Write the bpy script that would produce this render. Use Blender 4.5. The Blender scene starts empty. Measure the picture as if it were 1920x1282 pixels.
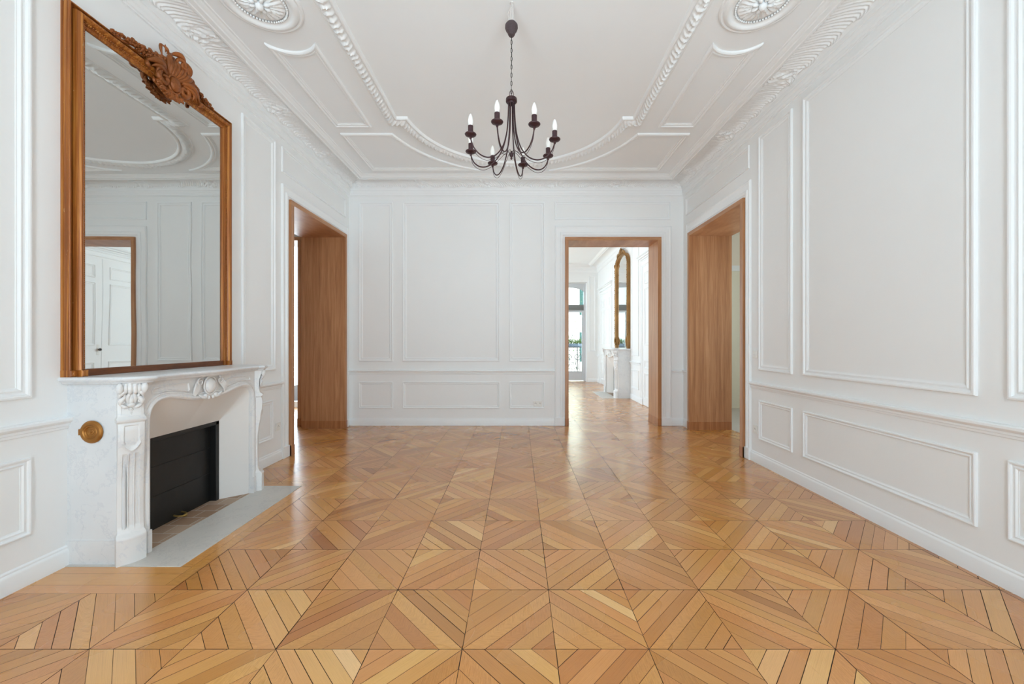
import bpy, math, random
from mathutils import Vector, noise
random.seed(7)
R = math.radians
PI = math.pi
C = bpy.context.scene.collection
sc = bpy.context.scene

# ------------------------------------------------------------------ room numbers (metres)
XL, XR, YB, YF, ZC = -2.43, 2.38, 5.60, -0.45, 3.47      # left, right, back, front wall planes, ceiling
XC, YC = -0.03, 2.59                                      # plan centre of the ceiling design
BY0, BY1, XR2 = 5.92, 11.70, 2.40                         # the room beyond

# ------------------------------------------------------------------ mesh helpers
class MB:
    def __init__(s): s.v = []; s.f = []; s.at = []
    def grid(s, rows, closed_u=False, closed_v=False):
        """rows: list of lists of points"""
        b = len(s.v); n = len(rows[0]); m = len(rows)
        for r in rows: s.v.extend([tuple(p) for p in r])
        for i in range(m if closed_v else m - 1):
            for j in range(n if closed_u else n - 1):
                a = b + i * n + j; c = b + i * n + (j + 1) % n
                d = b + ((i + 1) % m) * n + (j + 1) % n; e = b + ((i + 1) % m) * n + j
                s.f.append((a, c, d, e))
        return s
    def box(s, x0, x1, y0, y1, z0, z1):
        b = len(s.v)
        s.v += [(x0,y0,z0),(x1,y0,z0),(x1,y1,z0),(x0,y1,z0),(x0,y0,z1),(x1,y0,z1),(x1,y1,z1),(x0,y1,z1)]
        for q in ((0,3,2,1),(4,5,6,7),(0,1,5,4),(1,2,6,5),(2,3,7,6),(3,0,4,7)): s.f.append(tuple(b+k for k in q))
        return s
    def mbox(s, mp, u0, u1, v0, v1, h0, h1, ch=0.0):
        """box in wall coordinates, front face chamfered by ch"""
        c = ch
        lo = [mp(u0,v0,h0), mp(u1,v0,h0), mp(u1,v1,h0), mp(u0,v1,h0)]
        mi = [mp(u0,v0,h1-c), mp(u1,v0,h1-c), mp(u1,v1,h1-c), mp(u0,v1,h1-c)]
        hi = [mp(u0+c,v0+c,h1), mp(u1-c,v0+c,h1), mp(u1-c,v1-c,h1), mp(u0+c,v1-c,h1)]
        b = len(s.v)
        s.v += lo + mi + hi
        s.f.append((b,b+3,b+2,b+1)); s.f.append((b+8,b+9,b+10,b+11))
        for k in range(4):
            n = (k+1) % 4
            s.f.append((b+k, b+n, b+4+n, b+4+k)); s.f.append((b+4+k, b+4+n, b+8+n, b+8+k))
        return s
    def lathe(s, prof, c=(0,0,0), axis='Z', n=24, mp=None):
        rows = []
        for r, h in prof:
            row = []
            for k in range(n):
                a = 2*PI*k/n
                x, y, z = r*math.cos(a), r*math.sin(a), h
                if axis == 'X': x, y, z = z, x, y
                elif axis == 'Y': x, y, z = x, z, y
                row.append((c[0]+x, c[1]+y, c[2]+z))
            rows.append(row)
        return s.grid(rows, closed_u=True)
    def tube(s, path, rad, n=8, flat=None, cap=True):
        """flat = (axis vector, factor) squashes the section along axis"""
        P = [Vector(p) for p in path]
        m = len(P)
        if not isinstance(rad, (list, tuple)): rad = [rad]*m
        T = [(P[min(i+1,m-1)]-P[max(i-1,0)]).normalized() for i in range(m)]
        up = Vector((0,0,1)) if abs(T[0].z) < .9 else Vector((1,0,0))
        N = (up - T[0]*up.dot(T[0])).normalized()
        rows = []
        for i in range(m):
            N = (N - T[i]*N.dot(T[i]))
            if N.length < 1e-6: N = T[i].orthogonal()
            N.normalize(); B = T[i].cross(N)
            row = []
            for k in range(n):
                a = 2*PI*k/n
                o = (N*math.cos(a) + B*math.sin(a))*rad[i]
                if flat:
                    ax = Vector(flat[0]); o = o + ax*(o.dot(ax)*(flat[1]-1))
                row.append(tuple(P[i]+o))
            rows.append(row)
        b = len(s.v)
        s.grid(rows, closed_u=True)
        if cap:
            s.f.append(tuple(b+k for k in range(n))); s.f.append(tuple(b+(m-1)*n+k for k in reversed(range(n))))
        return s
    def blob(s, c, r, n=12, m=8, rz=0):
        if not isinstance(r, (list, tuple)): r = (r, r, r)
        rows = []
        for i in range(m+1):
            t = PI*i/m; row = []
            for k in range(n):
                a = 2*PI*k/n
                x, y, z = r[0]*math.sin(t)*math.cos(a), r[1]*math.sin(t)*math.sin(a), r[2]*math.cos(t)
                x, y = x*math.cos(rz)-y*math.sin(rz), x*math.sin(rz)+y*math.cos(rz)
                row.append((c[0]+x, c[1]+y, c[2]+z))
            rows.append(row)
        return s.grid(rows, closed_u=True)
    def poly(s, pts):
        b = len(s.v); s.v += [tuple(p) for p in pts]; s.f.append(tuple(range(b, b+len(pts))))
        return s
    def prism(s, pts2, h0, h1, mp):
        b = len(s.v); n = len(pts2)
        s.v += [mp(u,v,h0) for u, v in pts2] + [mp(u,v,h1) for u, v in pts2]
        s.f.append(tuple(b+k for k in range(n))); s.f.append(tuple(b+n+k for k in reversed(range(n))))
        for k in range(n): s.f.append((b+k, b+(k+1)%n, b+n+(k+1)%n, b+n+k))
        return s
    def build(s, name, mat, parent=None, ang=38, loc=None, bevel=0, smooth=True):
        me = bpy.data.meshes.new(name)
        me.from_pydata(s.v, [], s.f); me.update()
        if smooth:
            me.polygons.foreach_set('use_smooth', [True]*len(me.polygons))
            me.set_sharp_from_angle(angle=R(ang))
        if mat: me.materials.append(mat)
        o = bpy.data.objects.new(name, me); C.objects.link(o)
        if parent is not None: o.parent = parent
        if loc: o.location = loc
        if bevel:
            md = o.modifiers.new('bevel', 'BEVEL'); md.width = bevel; md.segments = 2; md.limit_method = 'ANGLE'; md.angle_limit = R(40)
        return o

def mitres(pts, closed):
    n = len(pts); out = []
    def nrm(a, b):
        dx, dy = b[0]-a[0], b[1]-a[1]; l = math.hypot(dx, dy) or 1
        return (-dy/l, dx/l)
    for i in range(n):
        if closed or 0 < i < n-1:
            n1 = nrm(pts[i-1], pts[i]); n2 = nrm(pts[i], pts[(i+1) % n])
            d = 1 + n1[0]*n2[0] + n1[1]*n2[1]
            out.append(((n1[0]+n2[0])/d, (n1[1]+n2[1])/d))
        elif i == 0: out.append(nrm(pts[0], pts[1]))
        else: out.append(nrm(pts[-2], pts[-1]))
    return out
def sweep(mb, pts, prof, mp, closed=True):
    """profile (offset to the left of the path, height) swept along a 2-D path"""
    m = mitres(pts, closed)
    rows = [[mp(p[0]+q[0]*w, p[1]+q[1]*w, h) for p, q in zip(pts, m)] for w, h in prof]
    mb.grid(rows, closed_u=closed)
def loft(mb, A, B, prof, mp, closed=False):
    rows = [[mp(a[0]+(b[0]-a[0])*t, a[1]+(b[1]-a[1])*t, h) for a, b in zip(A, B)] for t, h in prof]
    mb.grid(rows, closed_u=closed)
def rect(u0, u1, v0, v1): return [(u0,v0),(u1,v0),(u1,v1),(u0,v1)]

def empty(name, loc=(0,0,0)):
    o = bpy.data.objects.new(name, None); o.location = loc; o.empty_display_size = .1; C.objects.link(o); return o
def tag(o, label=None, cat=None, group=None, kind=None):
    if label: o['label'] = label
    if cat: o['category'] = cat
    if group: o['group'] = group
    if kind: o['kind'] = kind
    return o
def adopt(child, root):
    """parent a mesh built in world coordinates to a root that stands elsewhere"""
    child.parent = root
    child.matrix_parent_inverse = root.matrix_world.inverted() if False else child.matrix_parent_inverse
    child.location = Vector(child.location) - Vector(root.location)
    return child
def part(mb, name, mat, root, **k):
    """mb in world coordinates; root may have a location"""
    o = mb.build(name, mat, None, **k)
    o.parent = root
    l = Vector(root.location); p = root.parent
    while p: l += Vector(p.location); p = p.parent
    o.location = -l
    return o
def wpart(mb, name, mat, root, **k):
    return part(mb, name, mat, root, **k)

# ------------------------------------------------------------------ materials
def new_mat(name):
    m = bpy.data.materials.new(name); m.use_nodes = True
    nt = m.node_tree; b = nt.nodes['Principled BSDF']
    return m, nt, b
def rgb(r, g, b):
    f = lambda c: ((c/255+.055)/1.055)**2.4 if c/255 > .04045 else c/255/12.92
    return (f(r), f(g), f(b), 1)
def node(nt, t, **k):
    n = nt.nodes.new(t)
    for a, v in k.items():
        if a.startswith('_'): n.inputs[a[1:].replace('_', ' ')].default_value = v
        else: setattr(n, a, v)
    return n
def ramp(nt, stops):
    n = nt.nodes.new('ShaderNodeValToRGB'); e = n.color_ramp.elements
    e[0].position, e[0].color = stops[0]; e[1].position, e[1].color = stops[-1]
    for p, c in stops[1:-1]: q = e.new(p); q.color = c
    return n
def plain(name, col, rough=.5, metal=0, bump=0, bscale=60, var=0, spec=.5, coat=0):
    m, nt, b = new_mat(name)
    b.inputs['Base Color'].default_value = col; b.inputs['Roughness'].default_value = rough; b.inputs['Metallic'].default_value = metal
    b.inputs['Specular IOR Level'].default_value = spec; b.inputs['Coat Weight'].default_value = coat
    tc = node(nt, 'ShaderNodeTexCoord')
    if var:
        nz = node(nt, 'ShaderNodeTexNoise', _Scale=3.0, _Detail=4.0); nt.links.new(tc.outputs['Object'], nz.inputs['Vector'])
        c2 = tuple(max(0, c*(1-var)) for c in col[:3]) + (1,); c3 = tuple(min(1, c*(1+var)) for c in col[:3]) + (1,)
        rp = ramp(nt, [(.3, c2), (.7, c3)]); nt.links.new(nz.outputs['Fac'], rp.inputs['Fac']); nt.links.new(rp.outputs['Color'], b.inputs['Base Color'])
    if bump:
        nz = node(nt, 'ShaderNodeTexNoise', _Scale=float(bscale), _Detail=3.0); nt.links.new(tc.outputs['Object'], nz.inputs['Vector'])
        bp = node(nt, 'ShaderNodeBump', _Strength=bump, _Distance=.01); nt.links.new(nz.outputs['Fac'], bp.inputs['Height']); nt.links.new(bp.outputs['Normal'], b.inputs['Normal'])
    return m
M = {}
M['wall'] = plain('wall_paint', rgb(240,242,242), .55, bump=.05, bscale=25, var=.006)
M['trim'] = plain('trim_paint', rgb(241,244,245), .38)
M['ceiling'] = plain('ceiling_paint', rgb(241,245,247), .7, var=.006)
M['plaster'] = plain('plaster_ornament', rgb(241,244,245), .55)
M['white_plastic'] = plain('white_plastic', rgb(236,236,232), .35)
M['slot'] = plain('dark_slot', rgb(60,58,55), .6)
M['iron'] = plain('dark_plum_iron', rgb(62,38,42), .42, metal=.3, bump=.25, bscale=180, var=.15)
M['cup'] = plain('mottled_iron', rgb(88,74,76), .55, metal=.2, bump=.8, bscale=220, var=.3)
M['bulb'] = plain('frosted_bulb', rgb(244,243,238), .25, spec=.5)
M['black'] = plain('black_steel', rgb(15,15,14), .45, bump=.25, bscale=8, var=.35)
M['brass'] = plain('brass', rgb(176,150,90), .35, metal=.9)
M['gold_disc'] = plain('aged_gilt_brass', rgb(164,110,48), .38, metal=.65, bump=.1, var=.2)
M['warmplaster'] = plain('firebox_plaster', rgb(226,222,217), .6, var=.01)
M['grey_metal'] = plain('grey_window_paint', rgb(206,210,214), .5)
M['transom'] = plain('transom_grey', rgb(120,122,120), .6)
M['wrought'] = plain('wrought_iron', rgb(45,44,46), .5)
M['facade'] = plain('facade_stone', rgb(214,205,185), .8, var=.06, bump=.1)
M['shutter_green'] = plain('green_shutter', rgb(24,58,50), .6)
M['bark'] = plain('tree_bark', rgb(50,46,42), .8, var=.2)
M['leaf'] = plain('leaf_green', rgb(84,104,48), .6, var=.3)
M['zinc'] = plain('zinc_planter', rgb(120,130,145), .4, metal=.3)
M['cream_door'] = plain('cream_door_paint', rgb(236,232,214), .5)
M['stone_floor'] = plain('pale_stone_tiles', rgb(196,190,182), .35, var=.05)
M['groove'] = plain('floor_joint', rgb(52,34,22), .9)
M['copper'] = plain('copper_wire_tip', rgb(225,222,218), .4)

def wood(name, lo, mid, hi, rough=.38, scale=(26, 26, 1.1), coords='Object', bump=.06):
    m, nt, b = new_mat(name)
    tc = node(nt, 'ShaderNodeTexCoord')
    mp = node(nt, 'ShaderNodeMapping'); mp.inputs['Scale'].default_value = scale
    nt.links.new(tc.outputs[coords], mp.inputs['Vector'])
    n1 = node(nt, 'ShaderNodeTexNoise', _Scale=1.0, _Detail=7.0, _Roughness=.62, _Distortion=.5); nt.links.new(mp.outputs[0], n1.inputs['Vector'])
    mp2 = node(nt, 'ShaderNodeMapping'); mp2.inputs['Scale'].default_value = tuple(s*7 for s in scale[:2]) + (scale[2]*4,)
    nt.links.new(tc.outputs[coords], mp2.inputs['Vector'])
    n2 = node(nt, 'ShaderNodeTexNoise', _Scale=1.0, _Detail=3.0); nt.links.new(mp2.outputs[0], n2.inputs['Vector'])
    mx = node(nt, 'ShaderNodeMath', operation='MULTIPLY_ADD'); mx.inputs[1].default_value = .35; nt.links.new(n2.outputs['Fac'], mx.inputs[0]); nt.links.new(n1.outputs['Fac'], mx.inputs[2])
    rp = ramp(nt, [(.45, lo), (.66, mid), (.88, hi)]); nt.links.new(mx.outputs[0], rp.inputs['Fac'])
    nt.links.new(rp.outputs['Color'], b.inputs['Base Color'])
    b.inputs['Roughness'].default_value = rough
    if bump:
        bp = node(nt, 'ShaderNodeBump', _Strength=bump, _Distance=.004); nt.links.new(mx.outputs[0], bp.inputs['Height']); nt.links.new(bp.outputs['Normal'], b.inputs['Normal'])
    return m
M['veneer'] = wood('oak_veneer', rgb(154,105,70), rgb(174,124,85), rgb(194,146,106), .30)
M['veneer_dark'] = wood('oak_veneer_edge', rgb(140,88,52), rgb(162,106,66), rgb(184,128,84), .30)
M['frame_wood'] = wood('bronzed_gilt_wood', rgb(112,60,20), rgb(154,88,34), rgb(204,140,64), .32, scale=(70, 70, .9), bump=.05)
M['frame_dark'] = wood('bronzed_wood_rail', rgb(82,42,18), rgb(108,58,26), rgb(130,76,38), .45, scale=(20, 3, 40))
M['gilt_old'] = plain('old_gilding', rgb(142,104,56), .42, metal=.45, bump=.5, bscale=90, var=.3)
def chips(m):
    nt = m.node_tree; b = nt.nodes['Principled BSDF']; src = b.inputs['Base Color'].links[0].from_socket
    tc = node(nt, 'ShaderNodeTexCoord'); mp = node(nt, 'ShaderNodeMapping'); mp.inputs['Scale'].default_value = (60, 60, 14); nt.links.new(tc.outputs['Object'], mp.inputs['Vector'])
    n = node(nt, 'ShaderNodeTexNoise', _Scale=1.0, _Detail=4.0, _Roughness=.7); nt.links.new(mp.outputs[0], n.inputs['Vector'])
    rp = ramp(nt, [(.68, (0,0,0,1)), (.72, (1,1,1,1))]); nt.links.new(n.outputs['Fac'], rp.inputs[0])
    mx = node(nt, 'ShaderNodeMix', data_type='RGBA'); mx.inputs[7].default_value = rgb(214,176,128); nt.links.new(rp.outputs[0], mx.inputs[0]); nt.links.new(src, mx.inputs[6]); nt.links.new(mx.outputs[2], b.inputs['Base Color'])
chips(M['frame_wood'])
for k in ('frame_wood',): M[k].node_tree.nodes['Principled BSDF'].inputs['Metallic'].default_value = .25
M['crest'] = plain('bronzed_carving', rgb(148,84,36), .38, metal=.3, bump=.5, bscale=70, var=.35)

def parquet_mat():
    m, nt, b = new_mat('oak_parquet')
    uv = node(nt, 'ShaderNodeUVMap'); uv.uv_map = 'grain'
    at = node(nt, 'ShaderNodeAttribute'); at.attribute_name = 'board'
    sp = node(nt, 'ShaderNodeSeparateColor'); nt.links.new(at.outputs['Color'], sp.inputs[0])
    mp = node(nt, 'ShaderNodeMapping'); mp.inputs['Scale'].default_value = (1.6, 75.0, 1); nt.links.new(uv.outputs[0], mp.inputs['Vector'])
    n1 = node(nt, 'ShaderNodeTexNoise', _Scale=1.0, _Detail=6.0, _Roughness=.65, _Distortion=.35); nt.links.new(mp.outputs[0], n1.inputs['Vector'])
    mp2 = node(nt, 'ShaderNodeMapping'); mp2.inputs['Scale'].default_value = (9.0, 380.0, 1); nt.links.new(uv.outputs[0], mp2.inputs['Vector'])
    n2 = node(nt, 'ShaderNodeTexNoise', _Scale=1.0, _Detail=2.0); nt.links.new(mp2.outputs[0], n2.inputs['Vector'])
    # broad board colour
    r1 = ramp(nt, [(0, rgb(168,109,61)), (.3, rgb(194,135,80)), (.62, rgb(212,154,95)), (.85, rgb(225,172,111)), (1, rgb(238,194,140))])
    nt.links.new(sp.outputs[0], r1.inputs['Fac'])
    g = ramp(nt, [(.28, (.74,.70,.66,1)), (.5, (.97,.96,.95,1)), (.72, (1.09,1.08,1.07,1))]); nt.links.new(n1.outputs['Fac'], g.inputs['Fac'])
    g2 = ramp(nt, [(.3, (.86,.84,.82,1)), (.55, (1,1,1,1))]); nt.links.new(n2.outputs['Fac'], g2.inputs['Fac'])
    a = node(nt, 'ShaderNodeMix', data_type='RGBA', blend_type='MULTIPLY'); a.inputs[0].default_value = .85
    nt.links.new(r1.outputs[0], a.inputs[6]); nt.links.new(g.outputs[0], a.inputs[7])
    a2 = node(nt, 'ShaderNodeMix', data_type='RGBA', blend_type='MULTIPLY'); a2.inputs[0].default_value = .8
    nt.links.new(a.outputs[2], a2.inputs[6]); nt.links.new(g2.outputs[0], a2.inputs[7])
    # hue drift
    tc = node(nt, 'ShaderNodeTexCoord')
    n3 = node(nt, 'ShaderNodeTexNoise', _Scale=1.6, _Detail=2.0, _Roughness=.5); nt.links.new(tc.outputs['Object'], n3.inputs['Vector'])
    hs = node(nt, 'ShaderNodeHueSaturation'); nt.links.new(a2.outputs[2], hs.inputs['Color'])
    mr = node(nt, 'ShaderNodeMapRange'); mr.inputs[3].default_value = .495; mr.inputs[4].default_value = .506; nt.links.new(sp.outputs[1], mr.inputs[0]); nt.links.new(mr.outputs[0], hs.inputs['Hue'])
    mr2 = node(nt, 'ShaderNodeMapRange'); mr2.inputs[1].default_value = .3; mr2.inputs[2].default_value = .7; mr2.inputs[3].default_value = 1.10; mr2.inputs[4].default_value = 1.0; nt.links.new(n3.outputs['Fac'], mr2.inputs[0]); nt.links.new(mr2.outputs[0], hs.inputs['Saturation'])
    nt.links.new(hs.outputs[0], b.inputs['Base Color'])
    rr = node(nt, 'ShaderNodeMapRange'); rr.inputs[1].default_value = .3; rr.inputs[2].default_value = .7; rr.inputs[3].default_value = .22; rr.inputs[4].default_value = .33
    nt.links.new(n3.outputs['Fac'], rr.inputs[0]); nt.links.new(rr.outputs[0], b.inputs['Roughness'])
    n5 = node(nt, 'ShaderNodeTexNoise', _Scale=7.0, _Detail=2.0); nt.links.new(tc.outputs['Object'], n5.inputs['Vector'])
    bp2 = node(nt, 'ShaderNodeBump', _Strength=.06, _Distance=.01); nt.links.new(n5.outputs['Fac'], bp2.inputs['Height'])
    nt.links.new(bp2.outputs['Normal'], b.inputs['Normal'])
    b.inputs['Coat Weight'].default_value = .7; b.inputs['Coat Roughness'].default_value = .22
    return m
M['parquet'] = parquet_mat()

def marble(name, base, vein, spots, rough=.25, s=1.0, amt=.5):
    m, nt, b = new_mat(name)
    tc = node(nt, 'ShaderNodeTexCoord')
    n0 = node(nt, 'ShaderNodeTexNoise', _Scale=2.2*s, _Detail=5.0, _Roughness=.6); nt.links.new(tc.outputs['Object'], n0.inputs['Vector'])
    mxv = node(nt, 'ShaderNodeMix', data_type='VECTOR'); mxv.inputs[0].default_value = .35
    nt.links.new(tc.outputs['Object'], mxv.inputs[4]); nt.links.new(n0.outputs['Color'], mxv.inputs[5])
    n1 = node(nt, 'ShaderNodeTexNoise', _Scale=6.0*s, _Detail=8.0, _Roughness=.65); nt.links.new(mxv.outputs[1], n1.inputs['Vector'])
    ab = node(nt, 'ShaderNodeMath', operation='SUBTRACT'); ab.inputs[1].default_value = .5; nt.links.new(n1.outputs['Fac'], ab.inputs[0])
    ab2 = node(nt, 'ShaderNodeMath', operation='ABSOLUTE'); nt.links.new(ab.outputs[0], ab2.inputs[0])
    rp = ramp(nt, [(0.0, vein), (.02, base), (1, base)]); nt.links.new(ab2.outputs[0], rp.inputs['Fac'])
    n2 = node(nt, 'ShaderNodeTexNoise', _Scale=22.0*s, _Detail=6.0, _Roughness=.7); nt.links.new(tc.outputs['Object'], n2.inputs['Vector'])
    rp2 = ramp(nt, [(.27, spots), (.38, (1,1,1,1)), (1, (1,1,1,1))]); nt.links.new(n2.outputs['Fac'], rp2.inputs['Fac'])
    n4 = node(nt, 'ShaderNodeTexNoise', _Scale=3.0*s, _Detail=3.0); nt.links.new(tc.outputs['Object'], n4.inputs['Vector'])
    rp4 = ramp(nt, [(.35, (.90,.91,.92,1)), (.65, (1,1,1,1))]); nt.links.new(n4.outputs['Fac'], rp4.inputs['Fac'])
    a = node(nt, 'ShaderNodeMix', data_type='RGBA', blend_type='MULTIPLY'); a.inputs[0].default_value = amt
    nt.links.new(rp.outputs[0], a.inputs[6]); nt.links.new(rp2.outputs[0], a.inputs[7])
    c = node(nt, 'ShaderNodeMix', data_type='RGBA', blend_type='MULTIPLY'); c.inputs[0].default_value = .7
    nt.links.new(a.outputs[2], c.inputs[6]); nt.links.new(rp4.outputs[0], c.inputs[7])
    nt.links.new(c.outputs[2], b.inputs['Base Color']); b.inputs['Roughness'].default_value = rough
    return m
M['marble'] = marble('white_marble', rgb(228,230,231), rgb(218,221,224), (.66,.69,.73,1), .28)
M['marble2'] = marble('white_marble_carved', rgb(232,231,229), rgb(221,222,224), (.76,.78,.80,1), .33, amt=.35)
M['hearthstone'] = marble('grey_hearth_stone', rgb(206,202,195), rgb(194,191,186), (.75,.75,.75,1), .4, s=1.4)
def tiles_mat():
    m, nt, b = new_mat('hearth_tiles')
    tc = node(nt, 'ShaderNodeTexCoord')
    br = node(nt, 'ShaderNodeTexBrick', _Scale=1.0); br.inputs['Color1'].default_value = rgb(150,120,96); br.inputs['Color2'].default_value = rgb(178,154,132)
    br.inputs['Mortar'].default_value = rgb(196,188,178); br.inputs['Mortar Size'].default_value = .0025; br.inputs['Brick Width'].default_value = .14; br.inputs['Row Height'].default_value = .11
    nt.links.new(tc.outputs['Object'], br.inputs['Vector']); nt.links.new(br.outputs['Color'], b.inputs['Base Color']); b.inputs['Roughness'].default_value = .6
    return m
M['tiles'] = tiles_mat()
def mirror_mat(name, col, warp):
    m, nt, b = new_mat(name)
    b.inputs['Base Color'].default_value = col; b.inputs['Metallic'].default_value = 1; b.inputs['Roughness'].default_value = .015
    tc = node(nt, 'ShaderNodeTexCoord')
    nz = node(nt, 'ShaderNodeTexNoise', _Scale=1.3, _Detail=1.0); nt.links.new(tc.outputs['Object'], nz.inputs['Vector'])
    bp = node(nt, 'ShaderNodeBump', _Strength=warp, _Distance=.05); nt.links.new(nz.outputs['Fac'], bp.inputs['Height']); nt.links.new(bp.outputs['Normal'], b.inputs['Normal'])
    return m
M['mirror'] = mirror_mat('silvered_mirror', (.66,.675,.66,1), .03)
M['mirror2'] = mirror_mat('silvered_mirror_far', (.84,.85,.84,1), .01)
def glass_mat():
    m, nt, b = new_mat('window_glass')
    out = nt.nodes['Material Output']
    tr = node(nt, 'ShaderNodeBsdfTransparent'); tr.inputs[0].default_value = (.93,.96,.95,1)
    gl = node(nt, 'ShaderNodeBsdfGlossy'); gl.inputs['Roughness'].default_value = .02
    fr = node(nt, 'ShaderNodeFresnel'); fr.inputs[0].default_value = 1.45
    mx = node(nt, 'ShaderNodeMixShader'); nt.links.new(fr.outputs[0], mx.inputs[0]); nt.links.new(tr.outputs[0], mx.inputs[1]); nt.links.new(gl.outputs[0], mx.inputs[2])
    nt.links.new(mx.outputs[0], out.inputs[0])
    return m
M['glass'] = glass_mat()

# wall coordinate mappers: (along, up, out of the wall)
def mBack(u, v, h): return (u, YB-h, v)
def mLeft(u, v, h): return (XL+h, u, v)
def mRight(u, v, h): return (XR-h, u, v)
def mCeil(u, v, h): return (u, v, ZC-h)
def mFar(u, v, h): return (u, BY1-h, v)
def mFarR(u, v, h): return (XR2-h, u, v)
def mFarL(u, v, h): return (XL+h, u, v)

# ------------------------------------------------------------------ floor
def clip(poly, axis, lim, keep_less):
    out = []; n = len(poly)
    for i in range(n):
        a, b = poly[i], poly[(i+1) % n]
        ia = (a[axis] <= lim) if keep_less else (a[axis] >= lim)
        ib = (b[axis] <= lim) if keep_less else (b[axis] >= lim)
        if ia: out.append(a)
        if ia != ib:
            t = (lim-a[axis])/(b[axis]-a[axis]); out.append((a[0]+(b[0]-a[0])*t, a[1]+(b[1]-a[1])*t))
    return out
def clip_rect(p, r):
    for ax, lim, k in ((0, r[0], False), (0, r[1], True), (1, r[2], False), (1, r[3], True)):
        p = clip(p, ax, lim, k)
        if len(p) < 3: return None
    return p
def inset(p, d):
    m = mitres(p, True)
    a = sum(p[i][0]*p[(i+1) % len(p)][1]-p[(i+1) % len(p)][0]*p[i][1] for i in range(len(p)))
    sg = 1 if a > 0 else -1
    return [(q[0]+sg*d*n[0], q[1]+sg*d*n[1]) for q, n in zip(p, m)]
HX0, HX1, HY0, HY1 = XL, -1.68, 1.858, 3.30
floor_v, floor_f, floor_uv, floor_c = [], [], [], []
def add_board(p, ang, rects, gap=.0008, col=None):
    p = inset(p, gap)
    c = col or (min(1, max(0, random.gauss(.5, .22))), random.random(), random.random(), 1)
    ox, oy = random.uniform(0, 50), random.uniform(0, 50)
    ca, sa = math.cos(ang), math.sin(ang)
    for r in rects:
        q = clip_rect(p, r)
        if not q: continue
        b = len(floor_v)
        for x, y in q:
            floor_v.append((x, y, 0.0))
            floor_uv.append((x*ca+y*sa+ox, -x*sa+y*ca+oy))
        floor_f.append(tuple(range(b, b+len(q))))
        floor_c.extend([c]*len(q))
SX, SY = .3645, .3645
FX0, FY0 = -.217, 1.5215
def parquet():
    regions = [(XL-.0, 2.93, HY1, 12.12), (HX1, 2.93, YF, HY1), (XL, HX1, YF, HY0), (-6.0, XL, 2.8, 7.25)]
    for i in range(-17, 10):
        for j in range(-6, 31):
            x0, y0 = FX0+i*SX, FY0+j*SY
            if x0 > 3 or y0 > 12.2: continue
            star = (i+j) % 2 == 0          # star vertices at (0,0) and (1,1), else at (1,0) and (0,1)
            kx, ky = 1-random.choice((.0001,.0004,.0010))*2/SX, 1-random.choice((.0001,.0003,.0005))*2/SY
            def tf(a, b):
                a = .5+(a-.5)*kx; b = .5+(b-.5)*ky
                return (x0+a*SX, y0+b*SY) if star else (x0+(1-a)*SX, y0+b*SY)
            ang = R(45) if star else R(135)
            tone = random.gauss(.50, .12)
            for side in (0, 1):
                n = 4 if random.random() < .8 else 5
                ks = [0] + [(k+random.uniform(-.06, .06))/n for k in range(1, n)] + [1]
                k = 0
                while k < n:
                    a, b = ks[k], ks[k+1]
                    g = random.choice((.0006, .0007, .0009, .0011, .0015))
                    q = [(a,0),(b,0),(1,1-b),(1,1-a)] if side == 0 else [(0,a),(1-a,1),(1-b,1),(0,b)]
                    if abs(b-1) < 1e-6: q = [(a,0),(1,0),(1,1-a)] if side == 0 else [(0,a),(1-a,1),(0,1)]
                    t = min(1, max(0, random.gauss(tone, .14)))
                    add_board([tf(*s) for s in q], ang+random.uniform(-.03, .03), regions, g, (t, random.random(), random.random(), 1))
                    k += 1
    big = [(-9, 9, -9, 20)]
    for (x0, x1, y0, y1, a) in [(XL, -1.68, 1.858, 1.922, 0), (XL, -1.74, 1.922, 2.018, 0), (XL, -1.74, 2.018, 2.078, 0),
                                (-1.74, -1.68, 1.922, 3.30, PI/2), (-1.80, -1.74, 2.078, 3.24, PI/2), (XL, -1.74, 3.24, 3.30, 0)]:
        add_board([(x0,y0),(x1,y0),(x1,y1),(x0,y1)], a, big, .0007, (random.uniform(.45,.75), random.random(), 0, 1))
parquet()
me = bpy.data.meshes.new('floor'); me.from_pydata(floor_v, [], floor_f); me.update()
uvl = me.uv_layers.new(name='grain'); ca = me.color_attributes.new('board', 'FLOAT_COLOR', 'CORNER')
li = [0]*0
uvs = []; cols = []
for p in me.polygons:
    for l in p.loop_indices:
        v = me.loops[l].vertex_index
        uvs += floor_uv[v]; cols += floor_c[v]
uvl.data.foreach_set('uv', uvs); ca.data.foreach_set('color', cols)
me.materials.append(M['parquet'])
flo = bpy.data.objects.new('floor', me); C.objects.link(flo); tag(flo, kind='structure')
tag(flo, label='oak parquet floor laid in square starred panels', cat='floor')
o = MB().box(-6.2, 2.93, YF-.3, 12.2, -.30, -.003).build('joint_bed', M['groove'], flo)
o = MB().box(2.93, 4.6, 3.2, 7.3, -.30, 0).build('floor_corridor', M['stone_floor']); tag(o, kind='structure')

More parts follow.
